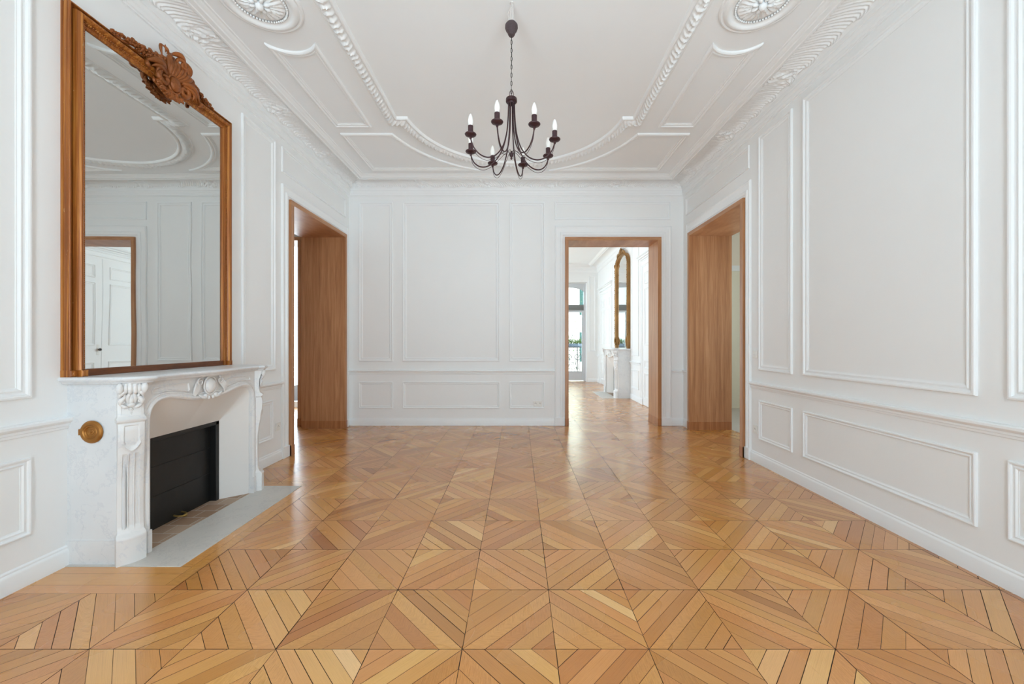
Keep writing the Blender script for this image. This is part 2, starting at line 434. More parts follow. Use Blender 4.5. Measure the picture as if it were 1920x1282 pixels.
# ------------------------------------------------------------------ walls and ceiling
def struct(mb, name, mat, **k):
    o = mb.build(name, mat, **k); o['kind'] = 'structure'; return o
T = .15
D1 = dict(n0=4.10, n1=4.155, f0=5.39, f1=5.44)      # left doorway: near frame edge / opening / far frame edge
D2 = dict(n0=4.045, n1=4.10, f0=5.315, f1=5.365)
D3 = dict(x0=.675, x1=.7245, x2=2.0, x3=2.05)
ZD0, ZD1 = 2.65, 2.70
mb = MB(); mb.box(XL-.55, XL, YF-T, D1['n0']+.02, -.02, ZC); mb.box(XL-.55, XL, D1['n0']+.02, D1['f1']-.02, ZD1-.02, ZC); mb.box(XL-.55, XL, D1['f1']-.02, YB, -.02, ZC)
wl = struct(mb, 'wall_left', M['wall'])
mb = MB(); mb.box(XR, XR+.53, YF-T, D2['n0']+.02, -.02, ZC); mb.box(XR, XR+.53, D2['n0']+.02, D2['f1']-.02, ZD1-.02, ZC); mb.box(XR, XR+.53, D2['f1']-.02, YB, -.02, ZC)
wr = struct(mb, 'wall_right', M['wall'])
mb = MB()
mb.box(-3.15, D3['x0']+.02, YB, BY0, -.02, ZC); mb.box(D3['x0']+.02, D3['x3']-.02, YB, BY0, ZD1-.02, ZC); mb.box(D3['x3']-.02, 2.94, YB, BY0, -.02, ZC)
mb.box(-4.45, -3.15, YB, BY0, ZD1-.02, ZC); mb.box(-6.0, -4.45, YB, BY0, -.02, ZC)
wb = struct(mb, 'wall_back', M['wall'])
# front wall (behind the camera) with two tall window openings
mb = MB(); WINS = [(-1.45, -.60), (.50, 1.35)]; WZ0, WZ1 = .05, 2.9
xs = [XL-.55] + [x for w in WINS for x in w] + [XR+.53]
for k in range(0, len(xs), 2): mb.box(xs[k], xs[k+1], YF-.35, YF, -.02, ZC)
for a, b in WINS: mb.box(a, b, YF-.35, YF, WZ1, ZC); mb.box(a, b, YF-.35, YF, -.02, WZ0)
struct(mb, 'wall_front', M['wall'])
cl = struct(MB().box(-6.2, 4.7, YF-.5, 7.3, ZC, ZC+.2).box(XL-.12, 3.0, 7.3, 12.12, ZC, ZC+.2), 'ceiling', M['ceiling'])
# beyond room walls
W0, W1, WT = .70, 2.08, 3.0
mb = MB(); mb.box(XL-.4, W0, BY1, BY1+.42, -.02, ZC); mb.box(W0, W1, BY1, BY1+.42, WT, ZC); mb.box(W1, XR2+.6, BY1, BY1+.42, -.02, ZC)
wf = struct(mb, 'wall_far', M['wall'])
mb = MB(); mb.box(XR2, XR2+.5, BY0, BY1, -.02, ZC)
wfr = struct(mb, 'wall_far_right', M['wall'])
mb = MB(); mb.box(XL-.12, XL, BY0, 7.35, -.02, ZC); mb.box(XL-.12, XL, 7.35, 11.3, 3.1, ZC); mb.box(XL-.12, XL, 11.3, BY1, -.02, ZC); mb.box(XL-.12, XL, 9.15, 9.5, -.02, 3.1)
wfl = struct(mb, 'wall_far_left', M['wall'])
# side spaces
mb = MB(); mb.box(-6.1, -6.0, 2.8, 7.3, -.02, ZC); mb.box(-6.0, XL-.55, 2.7, 2.8, -.02, ZC); mb.box(-6.1, -5.6, 7.2, 7.3, -.02, ZC); mb.box(-3.3, XL-.12, 7.2, 7.3, -.02, ZC); mb.box(-5.6, -3.3, 7.2, 7.3, -.02, .1); mb.box(-5.6, -3.3, 7.2, 7.3, 3.0, ZC); mb.box(XL-.3, XL-.12, BY0, 7.3, -.02, ZC)
struct(mb, 'wall_passage_left', M['wall'])
mb = MB(); mb.box(2.93, 4.6, 7.06, 7.2, -.02, ZC); mb.box(2.93, 4.6, 3.1, 3.2, -.02, ZC); mb.box(4.5, 4.6, 3.2, 4.0, -.02, ZC); mb.box(4.5, 4.6, 5.2, 7.06, -.02, ZC); mb.box(4.5, 4.6, 4.0, 5.2, 1.9, ZC)
mb.box(4.5, 4.6, 4.0, 5.2, -.02, .9)
struct(mb, 'wall_corridor_right', plain('cream_wall_paint', rgb(238,230,216), .6))

# ------------------------------------------------------------------ wall panelling
PM = [(0,0),(0,.011),(.004,.017),(.012,.019),(.019,.016),(.022,.010),(.025,.008),(.034,.007),(.037,.010),(.043,.011),(.048,.007),(.052,.004),(.057,.003),(.057,0)]
PS = [(w*.68, h*.8) for w, h in PM]
def panel(mp, root, u0, u1, v0, v1, prof=PM):
    mb = MB(); sweep(mb, rect(u0,u1,v0,v1), prof, mp)
    o = mb.build('panel_moulding', M['trim'], root, ang=25); return o
UZ0, UZ1, LZ0, LZ1 = .921, 3.222, .243, .627
px = lambda x: (x-971)*YB/730
for a, b in ((673,737),(755,937),(955,1021)):
    panel(mBack, wb, px(a), px(b), UZ0, 3.208); panel(mBack, wb, px(a), px(b), LZ0+.005, LZ1, PS)
panel(mBack, wb, px(1040), px(1257), 2.955, 3.215, PS)
for a, b in ((3.37,3.835),(2.015,3.24),(.35,1.885),(-.25,.2)):
    panel(mRight, wr, a, b, UZ0, UZ1); panel(mRight, wr, a, b, LZ0, LZ1, PS)
panel(mRight, wr, 4.0, 5.50, 2.985, UZ1, PS)
panel(mLeft, wl, 3.418, 3.89, UZ0, UZ1-.01); panel(mLeft, wl, 3.40, 3.855, LZ0, LZ1, PS)
for a, b in ((.45,1.938),(-.25,.3)):
    panel(mLeft, wl, a, b, UZ0, UZ1+.02); panel(mLeft, wl, a, b, LZ0, LZ1, PS)
panel(mLeft, wl, 4.0, 5.48, 2.95, UZ1-.01, PS)

# chair rail, baseboards, as swept profiles along straight runs
CR = [(0,.733),(.008,.736),(.010,.748),(.014,.752),(.014,.764),(.026,.772),(.032,.780),(.032,.792),(.026,.797),(0,.799)]
BB = [(0,-.01),(.015,-.01),(.015,.078),(.012,.086),(.007,.092),(.007,.100),(.003,.106),(0,.108)]
def run(mp, a, b, prof, name, root=None):
    """prof: (out of wall, z)"""
    mb = MB()
    rows = [[mp(a, z, h), mp(b, z, h)] for h, z in prof]
    mb.grid(rows)
    mb.poly([mp(a, z, h) for h, z in prof]); mb.poly([mp(b, z, h) for h, z in reversed(prof)])
    o = mb.build(name, M['trim'], root, ang=25)
    if root is None: o['kind'] = 'structure'
    return o
for mp, root, a, b in ((mBack, wb, XL, px(1040)), (mBack, wb, px(1258), XR), (mRight, wr, YF, 3.967), (mRight, wr, 5.45, YB), (mLeft, wl, YF, 2.10), (mLeft, wl, 3.21, 3.995), (mLeft, wl, 5.52, YB)):
    run(mp, a, b, CR, 'chair_rail', root)
for mp, nm, a, b in ((mBack, 'baseboard_back', XL, px(1040)), (mBack, 'baseboard_back', px(1258), XR), (mRight, 'baseboard_right', YF, 3.967), (mRight, 'baseboard_right', 5.45, YB), (mLeft, 'baseboard_left', YF, 2.10), (mLeft, 'baseboard_left', 3.21, 3.995), (mLeft, 'baseboard_left', 5.52, YB)):
    run(mp, a, b, BB, nm)

# ------------------------------------------------------------------ doorways lined in oak
CAS = [(0,0),(0,.016),(.06,.024),(.10,.024),(.16,.016),(.22,.013),(.52,.013),(.56,.022),(.66,.027),(.76,.027),(.82,.018),(.98,.018),(1,.018),(1,0)]
def casing(mp, root, uo0, ui0, ui1, uo1, vo, vi, name='casing'):
    mb = MB()
    A = [(uo0,.115),(uo0,vo),(uo1,vo),(uo1,.115)]; B = [(ui0,.115),(ui0,vi),(ui1,vi),(ui1,.115)]
    loft(mb, A, B, CAS, mp)
    # plinth blocks
    for a, b in ((uo0,ui0),(ui1,uo1)): mb.mbox(mp, a-.003, b, 0, .118, 0, .032, .004)
    o = mb.build(name, M['trim'], root, ang=25); return o
def doorway(name, mp, casing_args, jambs, root_loc):
    r = empty(name, root_loc); r['kind'] = 'structure'
    return r
# left doorway
def lined(name, mp, uo, ui0, ui1, uo1, depth, cas):
    """mp(u, v, h): h out of the wall; lining runs from h=.045 back to -depth"""
    r = empty(name); r['kind'] = 'structure'
    casing(mp, r, *cas)
    h1 = .045
    for a, b in ((uo, ui0), (ui1, uo1)):
        mb = MB(); mb.mbox(mp, min(a,b), max(a,b), 0, ZD0, -depth, h1, .002); mb.build('jamb_lining', M['veneer'], r)
        mb = MB()
        # wooden plinth, proud of the lining by 4 mm
        e = .004
        mb.mbox(mp, min(a,b)-(e if a == ui1 else 0), max(a,b)+(e if b == ui0 else 0), 0, .11, -depth+.002, h1+e, .002); mb.build('jamb_plinth', M['veneer_dark'], r)
    mb = MB(); mb.mbox(mp, uo, uo1, ZD0, ZD1, -depth, h1, .002); mb.build('head_lining', M['veneer_head'], r)
    return r
M['veneer_head'] = wood('oak_veneer_head', rgb(154,105,70), rgb(174,124,85), rgb(194,146,106), .42, scale=(3,1.1,26))
lined('door_1', mLeft, D1['n0'], D1['n1'], D1['f0'], D1['f1'], .57, (3.995, D1['n0'], D1['f1'], 5.52, 2.83, 2.695))
lined('door_2', mRight, D2['n0'], D2['n1'], D2['f0'], D2['f1'], .54, (3.967, D2['n0'], D2['f1'], 5.45, 2.855, 2.695))
M['v3'] = wood('oak_veneer_back', rgb(150,98,60), rgb(172,118,76), rgb(192,140,96), .30)
lined('door_3', mBack, D3['x0'], D3['x1'], D3['x2'], D3['x3'], .36, (px(1040), D3['x0'], D3['x3'], px(1258), 2.865, 2.695))
# further oak doorway seen through the left opening
lined('door_4', mBack, -4.45, -4.40, -3.145, -3.092, .34, (-4.6, -4.45, -3.092, -2.99, 2.83, 2.695))

# ------------------------------------------------------------------ cornice with leaf cove
def cornice(x0, x1, y0, y1, name, ornate=True, mat=None):
    r = empty(name); r['kind'] = 'structure'
    base = rect(x0,x1,y0,y1)
    def mp(u, v, z): return (u, v, z)
    mb = MB()
    sweep(mb, base, [(0,3.283),(.010,3.286),(.012,3.296),(.020,3.300),(.024,3.312),(.024,3.322),(.030,3.330),(.036,3.346),(.036,3.356),(.042,3.360),(.044,3.384),(.044,3.392)], mp)
    mb.build('lower_moulding', M['trim'], r, ang=25)
    mb = MB()
    sweep(mb, base, [(.245,3.450),(.245,3.432),(.262,3.430),(.268,3.436),(.300,3.438),(.306,3.446),(.318,3.450),(.332,3.462),(.345,3.464),(.350,3.4705)], mp)
    mb.build('upper_moulding', M['trim'], r, ang=25)
    cove = [(.044,3.390),(.049,3.402),(.056,3.414),(.066,3.426),(.080,3.437),(.100,3.447),(.130,3.455),(.170,3.459),(.210,3.460),(.247,3.460)]
    def cpt(t):
        f = t*(len(cove)-1); i = min(int(f), len(cove)-2); k = f-i
        return (cove[i][0]*(1-k)+cove[i+1][0]*k, cove[i][1]*(1-k)+cove[i+1][1]*k)
    mb = MB()
    nt = 30 if ornate else 8
    for side in range(4):
        A, B = base[side], base[(side+1) % 4]
        L = math.hypot(B[0]-A[0], B[1]-A[1]); du = ((B[0]-A[0])/L, (B[1]-A[1])/L); nn = (-du[1], du[0])
        ns = int(L/(.0040 if ornate else .2))
        rows = []
        for i in range(nt+1):
            t = i/nt; d, z = cpt(t); row = []
            for j in range(ns+1):
                s = d+(L-2*d)*j/ns
                h = 0
                if ornate:
                    g_ = .115*max(0, (t-.30)/.70)**1.3+.10*max(0, (.34-t)/.34)**2
                    bend = (-1 if side == 1 else 1 if side == 3 else (1 if s < L/2 else -1))*g_
                    sy = s+bend+.35; per = .90
                    q = (sy % per)-per/2
                    cl_ = math.exp(-(q/.10)**2)
                    wob = noise.noise((s*7, t*2.5, side*7.3))
                    ph = 2*PI*(s+bend)/.031+.9*wob
                    end = .17+.09*math.cos(2*PI*s/.23+1)+.03*noise.noise((s*30, 0, 5))
                    w = max(0, min(1, (t-end)/.06))*max(0, min(1, (.95-t)/.05))
                    par = .5+.5*math.cos(ph*.5+.6)
                    rid = (.5+.5*math.cos(ph))**1.2
                    lump = noise.noise((s*24, t*7, side*3.1+1)); fray = noise.noise((s*75, t*22, side*3.1+1))
                    leafy = cl_*(.012+.012*math.cos(q*80+5*t*(1 if q > 0 else -1))*math.cos(t*15+abs(q)*24)+.006*fray)
                    h = w*(.005+.0088*rid*(1-.6*cl_)*(.85+.3*par)+.003*max(0, lump)+.0018*fray+leafy)
                # push out of the cove (towards the room and down)
                row.append((A[0]+du[0]*s+nn[0]*(d+h*.55), A[1]+du[1]*s+nn[1]*(d+h*.55), z-h*.9))
            rows.append(row)
        mb.grid(rows)
    o = mb.build('leaf_cove', M['plaster'], r, ang=60)
    return r
cornice(XL, XR, YF, YB, 'trim_1')
cornice(XL, XR2, BY0, BY1, 'trim_2', ornate=False)

# ------------------------------------------------------------------ ceiling design
def arc(cx, cy, r, a0, a1, n):
    return [(cx+r*math.cos(R(a0+(a1-a0)*k/n)), cy+r*math.sin(R(a0+(a1-a0)*k/n))) for k in range(n+1)]
def half(side, R_, ystep, a):
    """far half of the frame outline, from right to left; side=+1 far, -1 near"""
    cy = 1.21
    x = math.sqrt(R_**2-(ystep-cy)**2); a0 = math.degrees(math.asin((ystep-cy)/R_))
    pts = [(a, 0), (a, ystep), (x, ystep)] + arc(0, cy, R_, a0, 180-a0, 56)[1:-1] + [(-x, ystep), (-a, ystep)]
    return pts
def outline(R_, ystep, a):
    f = half(1, R_, ystep, a); g = [(-x, -y) for x, y in f]
    return [(XC+x, YC+y) for x, y in f+g]
O1 = outline(1.24, 1.50, 1.33); I1 = outline(1.09, 1.33, 1.19)
def densify(A, B, step):
    oa, ob, S = [], [], []
    s = 0; n = len(A)
    for i in range(n):
        a0, a1, b0, b1 = A[i], A[(i+1) % n], B[i], B[(i+1) % n]
        L = .5*(math.hypot(a1[0]-a0[0], a1[1]-a0[1])+math.hypot(b1[0]-b0[0], b1[1]-b0[1]))
        k = max(1, int(L/step))
        for j in range(k):
            t = j/k
            oa.append((a0[0]+(a1[0]-a0[0])*t, a0[1]+(a1[1]-a0[1])*t)); ob.append((b0[0]+(b1[0]-b0[0])*t, b0[1]+(b1[1]-b0[1])*t)); S.append(s+L*t)
        s += L
    return oa, ob, S
DA, DB, DS = densify(O1, I1, .0075)
mb = MB(); rows = []
nt = 26
for i in range(nt+1):
    t = i/nt
    if t < .10: base = .006+.006*(t/.10)
    elif t < .14: base = .008
    elif t < .74:
        q = (t-.14)/.60; base = .008+.020*math.sin(PI*q)**.7
    elif t < .78: base = .010
    else: base = .016+.012*math.sin(PI*(t-.78)/.22*.8+.3)
    row = []
    for (a, b, s) in zip(DA, DB, DS):
        h = base
        if .14 < t < .74:
            q = (t-.14)/.60
            w = math.sin(PI*q)**.5
            ph = 2*PI*(s/.052)+3.4*abs(q-.45)+1.6*noise.noise((s*9, q*2.5, 0))
            lf = max(0, math.cos(ph))**.7
            vein = .5+.5*math.cos(2*PI*s/.022+16*abs(q-.5)+2.5*noise.noise((s*20, 1, 0)))
            h += w*(.011*lf+.007*vein*lf+.006*noise.noise((s*45, q*9, 2))+.003*noise.noise((s*110, q*20, 2)))
        row.append(mCeil(a[0]+(b[0]-a[0])*t, a[1]+(b[1]-a[1])*t, h if 0 < i < nt else 0))
    rows.append(row)
mb.grid(rows, closed_u=True)
mb.build('leaf_moulding', M['plaster'], cl, ang=60)
CM = [(0,0),(0,.010),(.004,.016),(.012,.020),(.022,.019),(.027,.012),(.034,.010),(.038,.014),(.046,.014),(.050,.008),(.060,.005),(.062,0)]
def cpanel(pts):
    a = sum(pts[i][0]*pts[(i+1) % len(pts)][1]-pts[(i+1) % len(pts)][0]*pts[i][1] for i in range(len(pts)))
    if a < 0: pts = pts[::-1]
    mb = MB(); sweep(mb, pts, CM, mCeil); mb.build('panel_moulding', M['trim'], cl, ang=30)
for sx in (-1, 1):
    for sy in (-1, 1):
        def both(A, B):
            f = lambda P: [(XC+sx*x, YC+sy*y) for x, y in P]
            mb = MB(); loft(mb, f(A), f(B), [(w/.062, h) for w, h in CM], mCeil, closed=True); mb.build('panel_moulding', M['trim'], cl, ang=30)
        # long panel with a concave end round the medallion
        aa = math.degrees(math.acos(.193/.25)); ai = math.degrees(math.acos(.131/.312))
        both([(1.507, 1.51), (1.892, 1.51)]+arc(1.6995, .20, .25, aa, 180-aa, 18), [(1.569, 1.448), (1.830, 1.448)]+arc(1.6995, .20, .312, ai, 180-ai, 18))
        a0 = math.degrees(math.asin((1.64-1.21)/1.40)); a1 = math.degrees(math.asin((2.54-1.21)/1.40))
        i0 = math.degrees(math.asin((1.702-1.21)/1.462)); i1 = math.degrees(math.asin((2.478-1.21)/1.462))
        both([(1.90, 1.64)]+arc(0, 1.21, 1.40, a0, a1, 22)+[(1.90, 2.54)], [(1.838, 1.702)]+arc(0, 1.21, 1.462, i0, i1, 22)+[(1.838, 2.478)])
def medallion(cx, cy):
    mb = MB()
    prof = [(.262,0),(.262,.008),(.256,.014),(.248,.016),(.243,.012),(.236,.012),(.228,.022),(.214,.030),(.200,.030),(.192,.022),(.186,.016),(.176,.012),(.170,.012)]
    mb.lathe([(r, -h) for r, h in prof], (cx, cy, ZC), n=72)
    # beaded ring
    for k in range(56):
        a = 2*PI*k/56; mb.blob((cx+.160*math.cos(a), cy+.160*math.sin(a), ZC-.014), (.008,.008,.008), 7, 5)
    # dished ground and leaf rosette as a displaced disc
    rows = []
    for i in range(31):
        r = .152*i/30; row = []
        for k in range(144):
            a = 2*PI*k/144
            q = r/.152
            l1 = max(0, math.cos(4*a))**.6; l2 = max(0, math.cos(4*a+PI))**.6
            h = .012+.026*math.sin(PI*min(1, q*1.02))*(.55*l1+.45*l2*(1 if q > .35 else q/.35))+.006*math.cos(24*a)*math.sin(PI*q)+.004*noise.noise((math.cos(a)*q*30, math.sin(a)*q*30, 4))
            if i == 30: h = .004
            row.append((cx+r*math.cos(a), cy+r*math.sin(a), ZC-h))
        rows.append(row)
    mb.grid(rows, closed_u=True)
    mb.blob((cx, cy, ZC-.035), (.026,.026,.030), 18, 10)
    for k in range(8):
        a = 2*PI*k/8; mb.blob((cx+.048*math.cos(a), cy+.048*math.sin(a), ZC-.03), (.022,.013,.014), 10, 6, rz=a)
    mb.build('medallion', M['plaster'], cl, ang=50)
medallion(XC-1.69, YC); medallion(XC+1.66, YC)

# ------------------------------------------------------------------ chandelier
def chandelier(cx, cy):
    r = empty('chandelier', (cx, cy, 2.44))
    tag(r, 'dark plum iron chandelier with eight candle bulbs, hanging from the ceiling on a chain', 'chandelier')
    mb = MB()
    mb.lathe([(0,3.330),(.018,3.334),(.032,3.330),(.042,3.316),(.043,3.300),(.036,3.282),(.026,3.270),(.024,3.258),(.018,3.248),(0,3.244)], (cx,cy,0), n=28)
    part(mb, 'ceiling_cup', M['cup'], r)
    mb = MB()
    for k in range(6):
        a = k*1.05; x = .020*math.cos(a); y = .02*math.sin(a)
        mb.tube([(cx+.006*math.cos(a*2), cy+.006*math.sin(a*2), ZC), (cx+x*.4+.004, cy+y*.4, ZC-.03), (cx+x*(1.2 if k % 2 else .6), cy+y, ZC-.075), (cx+x*.7, cy+y*.7, 3.33)], .0016, 6)
    mb.lathe([(0,-.006),(.012,-.006),(.012,0)], (cx,cy,ZC), n=16)
    part(mb, 'loose_wires', M['copper'], r)
    mb = MB()
    z = 3.246; k = 0
    while z > 2.872:
        pts = []
        for j in range(12):
            a = 2*PI*j/12; u = .0058*math.cos(a); w = .017*math.sin(a)
            pts.append((cx+(u if k % 2 else 0), cy+(0 if k % 2 else u), z-.014+w))
        pts.append(pts[0]); mb.tube(pts, .0014, 6, cap=False)
        z -= .0275; k += 1
    mb.tube([(cx+.002, cy, 3.25), (cx+.003, cy, 3.1), (cx-.001, cy, 2.95), (cx, cy, 2.84)], .0016, 6)
    part(mb, 'chain', M['wrought'], r)
    mb = MB()
    pts = [(cx+.014*math.cos(2*PI*j/18), cy, 2.857+.024*math.sin(2*PI*j/18)) for j in range(19)]
    mb.tube(pts, .002, 6, cap=False)
    pts = [(cx, cy+.012*math.cos(2*PI*j/18), 2.86+.022*math.sin(2*PI*j/18)) for j in range(19)]
    mb.tube(pts, .002, 6, cap=False)
    part(mb, 'hanging_ring', M['iron'], r)
    mb = MB(); mb.lathe([(0,2.830),(.030,2.830),(.036,2.827),(.0375,2.822),(.0375,2.806),(.034,2.802),(.026,2.800),(.024,2.790),(0,2.790)], (cx,cy,0), n=28)
    part(mb, 'hub', M['iron'], r)
    mb = MB(); mb.lathe([(0,2.478),(.006,2.476),(.008,2.466),(.013,2.460),(.015,2.450),(.011,2.442),(.006,2.438),(.006,2.432),(.008,2.428),(.004,2.420),(0,2.418)], (cx,cy,0), n=18)
    part(mb, 'finial', M['iron'], r)
    def bez(P, n=26):
        out = []
        for i in range(len(P)-1):
            p0 = P[max(i-1,0)]; p1 = P[i]; p2 = P[i+1]; p3 = P[min(i+2,len(P)-1)]
            for k in range(n//(len(P)-1)+1):
                t = k/(n//(len(P)-1)+1)
                out.append(tuple(.5*((2*p1[q])+(-p0[q]+p2[q])*t+(2*p0[q]-5*p1[q]+4*p2[q]-p3[q])*t*t+(-p0[q]+3*p1[q]-3*p2[q]+p3[q])*t**3) for q in range(2)))
        out.append(P[-1]); return out
    prof = bez([(.020,2.79),(.024,2.70),(.034,2.60),(.062,2.50),(.112,2.428),(.172,2.396),(.228,2.402),(.270,2.436),(.290,2.480),(.293,2.502)], 50)
    wire = bez([(.008,2.452),(.020,2.470),(.040,2.468),(.080,2.436),(.130,2.395),(.190,2.374),(.240,2.388),(.276,2.424),(.291,2.470),(.293,2.495)], 50)
    for k in range(8):
        a = R(29+45*k); ca_, sa_ = math.cos(a), math.sin(a)
        arm = MB().tube([(cx+q*ca_, cy+q*sa_, z) for q, z in prof], .0042, 8)
        tx, ty = cx+.293*ca_, cy+.293*sa_
        arm.lathe([(0,2.482),(.007,2.484),(.008,2.492),(.006,2.498),(.010,2.502),(0,2.502)], (tx,ty,0), n=14)
        ao = part(arm, 'arm', M['iron'], r)
        w = MB().tube([(cx+q*ca_, cy+q*sa_, z) for q, z in wire], .0016, 6); part(w, 'wire_loop', M['iron'], ao)
        p = MB().lathe([(0,2.500),(.014,2.500),(.020,2.503),(.034,2.508),(.037,2.513),(.035,2.516),(.020,2.512),(0,2.512)], (tx,ty,0), n=28); part(p, 'drip_pan', M['iron'], ao)
        s = MB().lathe([(0,2.512),(.0165,2.512),(.0165,2.566),(.014,2.568),(0,2.568)], (tx,ty,0), n=20); part(s, 'candle_sleeve', M['iron'], ao)
        b = MB().lathe([(.013,2.566),(.0135,2.574),(.0165,2.586),(.0172,2.597),(.0152,2.612),(.0105,2.628),(.0055,2.639),(.002,2.644),(0,2.645)], (tx,ty,0), n=20); part(b, 'candle_bulb', M['bulb'], ao)
    return r
chandelier(-.043, 2.605)

# ------------------------------------------------------------------ marble fireplace (local: x out of the wall, y along it, z up)
def opening_curve():
    """right half of the opening, from the jamb foot up to the middle; (y, z) local"""
    pts = [(.430, 0), (.430, .30), (.430, .60), (.430, .745), (.426, .785), (.412, .822), (.388, .846), (.352, .858), (.300, .860), (.245, .852), (.190, .838), (.140, .826), (.090, .820), (.045, .824), (0, .832)]
    return pts
def smooth2(P, it=2):
    for _ in range(it):
        Q = [P[0]]
        for a, b in zip(P, P[1:]): Q += [(a[0]*.75+b[0]*.25, a[1]*.75+b[1]*.25), (a[0]*.25+b[0]*.75, a[1]*.25+b[1]*.75)]
        Q.append(P[-1]); P = Q
    return P
def build_fireplace():
    r = empty('marble_fireplace')
    FW = .555; FX = .320; ZT = .975
    half_c = smooth2(opening_curve(), 2)
    full = half_c + [(-y, z) for y, z in reversed(half_c[:-1])]          # right foot -> top -> left foot
    # front surround: strip between the opening curve and the outer outline, extruded
    mb = MB()
    def outer(y, z):
        return (max(-.452, min(.452, y*1.05+(.022 if y > 0 else -.022))), z)
    rows = []
    n = len(full)
    outl = []
    for (y, z) in full:
        if z < .70: outl.append((.50 if y > 0 else -.50, z))
        else:
            t = (z-.70)/.16
            yy = y*(.50/.430)
            outl.append((yy, ZT if abs(y) < .425 else .70+(ZT-.70)*min(1, t*1.6)))
    X = lambda x, p: (x, p[0], p[1])
    rows = [[X(FX-.06, p) for p in full], [X(FX, p) for p in full], [X(FX, p) for p in outl], [X(FX-.06, p) for p in outl]]
    mb.grid(rows)
    mb.build('surround', M['marble2'], r, ang=35)
    # moulded arch edge: roll moulding along the opening
    mb = MB()
    P = full
    m = mitres(P, False)
    rows = []
    for w, h in [(-.0015,-.03),(-.0015,.006),(.004,.012),(.012,.015),(.020,.012),(.024,.004),(.030,.004),(.034,.008),(.040,.006),(.042,0)]:
        rows.append([(FX+h, p[0]-q[0]*w, p[1]-q[1]*w) for p, q in zip(P, m)])
    mb.grid(rows)
    for s in (-1, 1): mb.box(FX-.02, FX+.018, s*.452 if s < 0 else .428, s*.428 if s < 0 else .452, 0, .13)
    mb.build('arch_moulding', M['marble2'], r, ang=40)
    # frieze sunk fields either side of the cartouche
    for s in (-1, 1):
        mb = MB()
        pts = [(s*.16, .945), (s*.40, .945), (s*.42, .90), (s*.385, .895), (s*.31, .905), (s*.22, .893), (s*.145, .872)]
        if s > 0: pts = pts[::-1]
        sweep(mb, smooth2(pts+[pts[0]], 1)[:-1], [(0,0),(0,.004),(.004,.007),(.009,.006),(.012,0)], lambda u, v, h: (FX+h, u, v))
        mb.build('frieze_moulding', M['marble2'], r, ang=40)
    # returns (side slabs)
    for s in (-1, 1):
        mb = MB()
        y0, y1 = (-FW, -FW+.03) if s < 0 else (FW-.03, FW)
        mb.box(0, .268, y0, y1, 0, ZT); mb.box(0, .262, (y0-.004 if s < 0 else y1-.002), (y0+.002 if s < 0 else y1+.004), 0, .13)
        mb.box(.262, .300, (y0+.008 if s < 0 else y0), (y1 if s < 0 else y1-.008), 0, ZT)
        mb.box(.25, FX-.02, (-.54 if s < 0 else .452), (-.452 if s < 0 else .54), 0, ZT)
        mb.build('side_slab', M['marble'], r)
    # canted console pilasters
    prj = [(0,.030),(.12,.030),(.140,.032),(.150,.026),(.165,.012),(.20,.004),(.30,.001),(.43,.002),(.50,.008),(.60,.022),(.68,.033),(.72,.035),(.748,.030),(.762,.024),(.768,.036),(.780,.038),(.788,.026),(.80,.016),(.84,.010),(.89,.012),(.93,.022),(.955,.032),(.975,.034)]
    def pz(z):
        for (a, b), (c, d) in zip(prj, prj[1:]):
            if z <= c: t = (z-a)/(c-a); t = t*t*(3-2*t); return b+(d-b)*t
        return prj[-1][1]
    def sstep(a, b, x): t = min(1, max(0, (x-a)/(b-a))); return t*t*(3-2*t)
    for s in (-1, 1):
        A = Vector((.268, s*.566)); B = Vector((.338, s*.470))
        d = (B-A).normalized(); nrm = Vector((-d.y, d.x)) if s > 0 else Vector((d.y, -d.x))
        if nrm.x < 0: nrm = -nrm
        W = (B-A).length
        mb = MB(); rows = []
        NZ, NU = 190, 44
        for i in range(NZ+1):
            z = ZT*i/NZ; row = []
            for k in range(NU+1):
                u = k/NU; e = abs(u-.5)*2
                ww = .88+.12*(1-sstep(.15, .17, z))+.10*sstep(.755, .765, z)*(1-sstep(.785, .80, z))
                h = pz(z)+.018*(1-e*e)*(1 if z < .15 else .55)
                if .175 < z < .60:                     # flutes
                    q = sstep(.175, .20, z)*(1-sstep(.575, .60, z))
                    for c0, hw in ((.27,.095),(.50,.095),(.73,.095)):
                        g = max(0, 1-((u-c0)/hw)**2); h -= q*.008*sstep(0, .35, g)
                if .625 < z < .745:                    # oval sunk field
                    q = ((u-.5)/.30)**2+((z-.70)/.072)**4
                    h -= .007*(1-sstep(.75, 1.0, q)); 
                if .598 < z < .66:                     # swag roll under the field
                    zz = .612+.05*((u-.5)/.4)**2
                    h += .007*math.exp(-((z-zz)/.007)**2)*(1 if abs(u-.5) < .36 else 0)
                if .80 < z < .955:
                    q = sstep(.80,.815,z)*(1-sstep(.94,.955,z))
                    h -= q*.004*(1 if .15 < u < .85 else 0)
                p = A+d*(W*(.5+(u-.5)*ww))+nrm*h
                row.append((p.x, p.y, z))
            rows.append(row)
        rows = [[(A.x-.03+0*p[0] if False else row[0][0]-nrm.x*.06, row[0][1]-nrm.y*.06, row[0][2])]+row+[(row[-1][0]-nrm.x*.06, row[-1][1]-nrm.y*.06, row[-1][2])] for row in rows]
        mb.grid(rows)
        po = mb.build('pilaster', M['marble2'], r, ang=45)
        # capital carving: pendant leaves, volutes, shell
        mb = MB()
        def at(u, z, h=0): p = A+d*(W*u)+nrm*(pz(z)+.008+h); return (p.x, p.y, z)
        ax = (nrm.x, nrm.y, 0)
        for k, (u, rr, zz) in enumerate(((.10,.015,.030),(.30,.010,.026),(.44,.012,.034),(.60,.012,.034),(.74,.010,.026),(.92,.016,.030))):
            mb.blob(at(u, .950, .004), (rr, rr, zz), 12, 8)
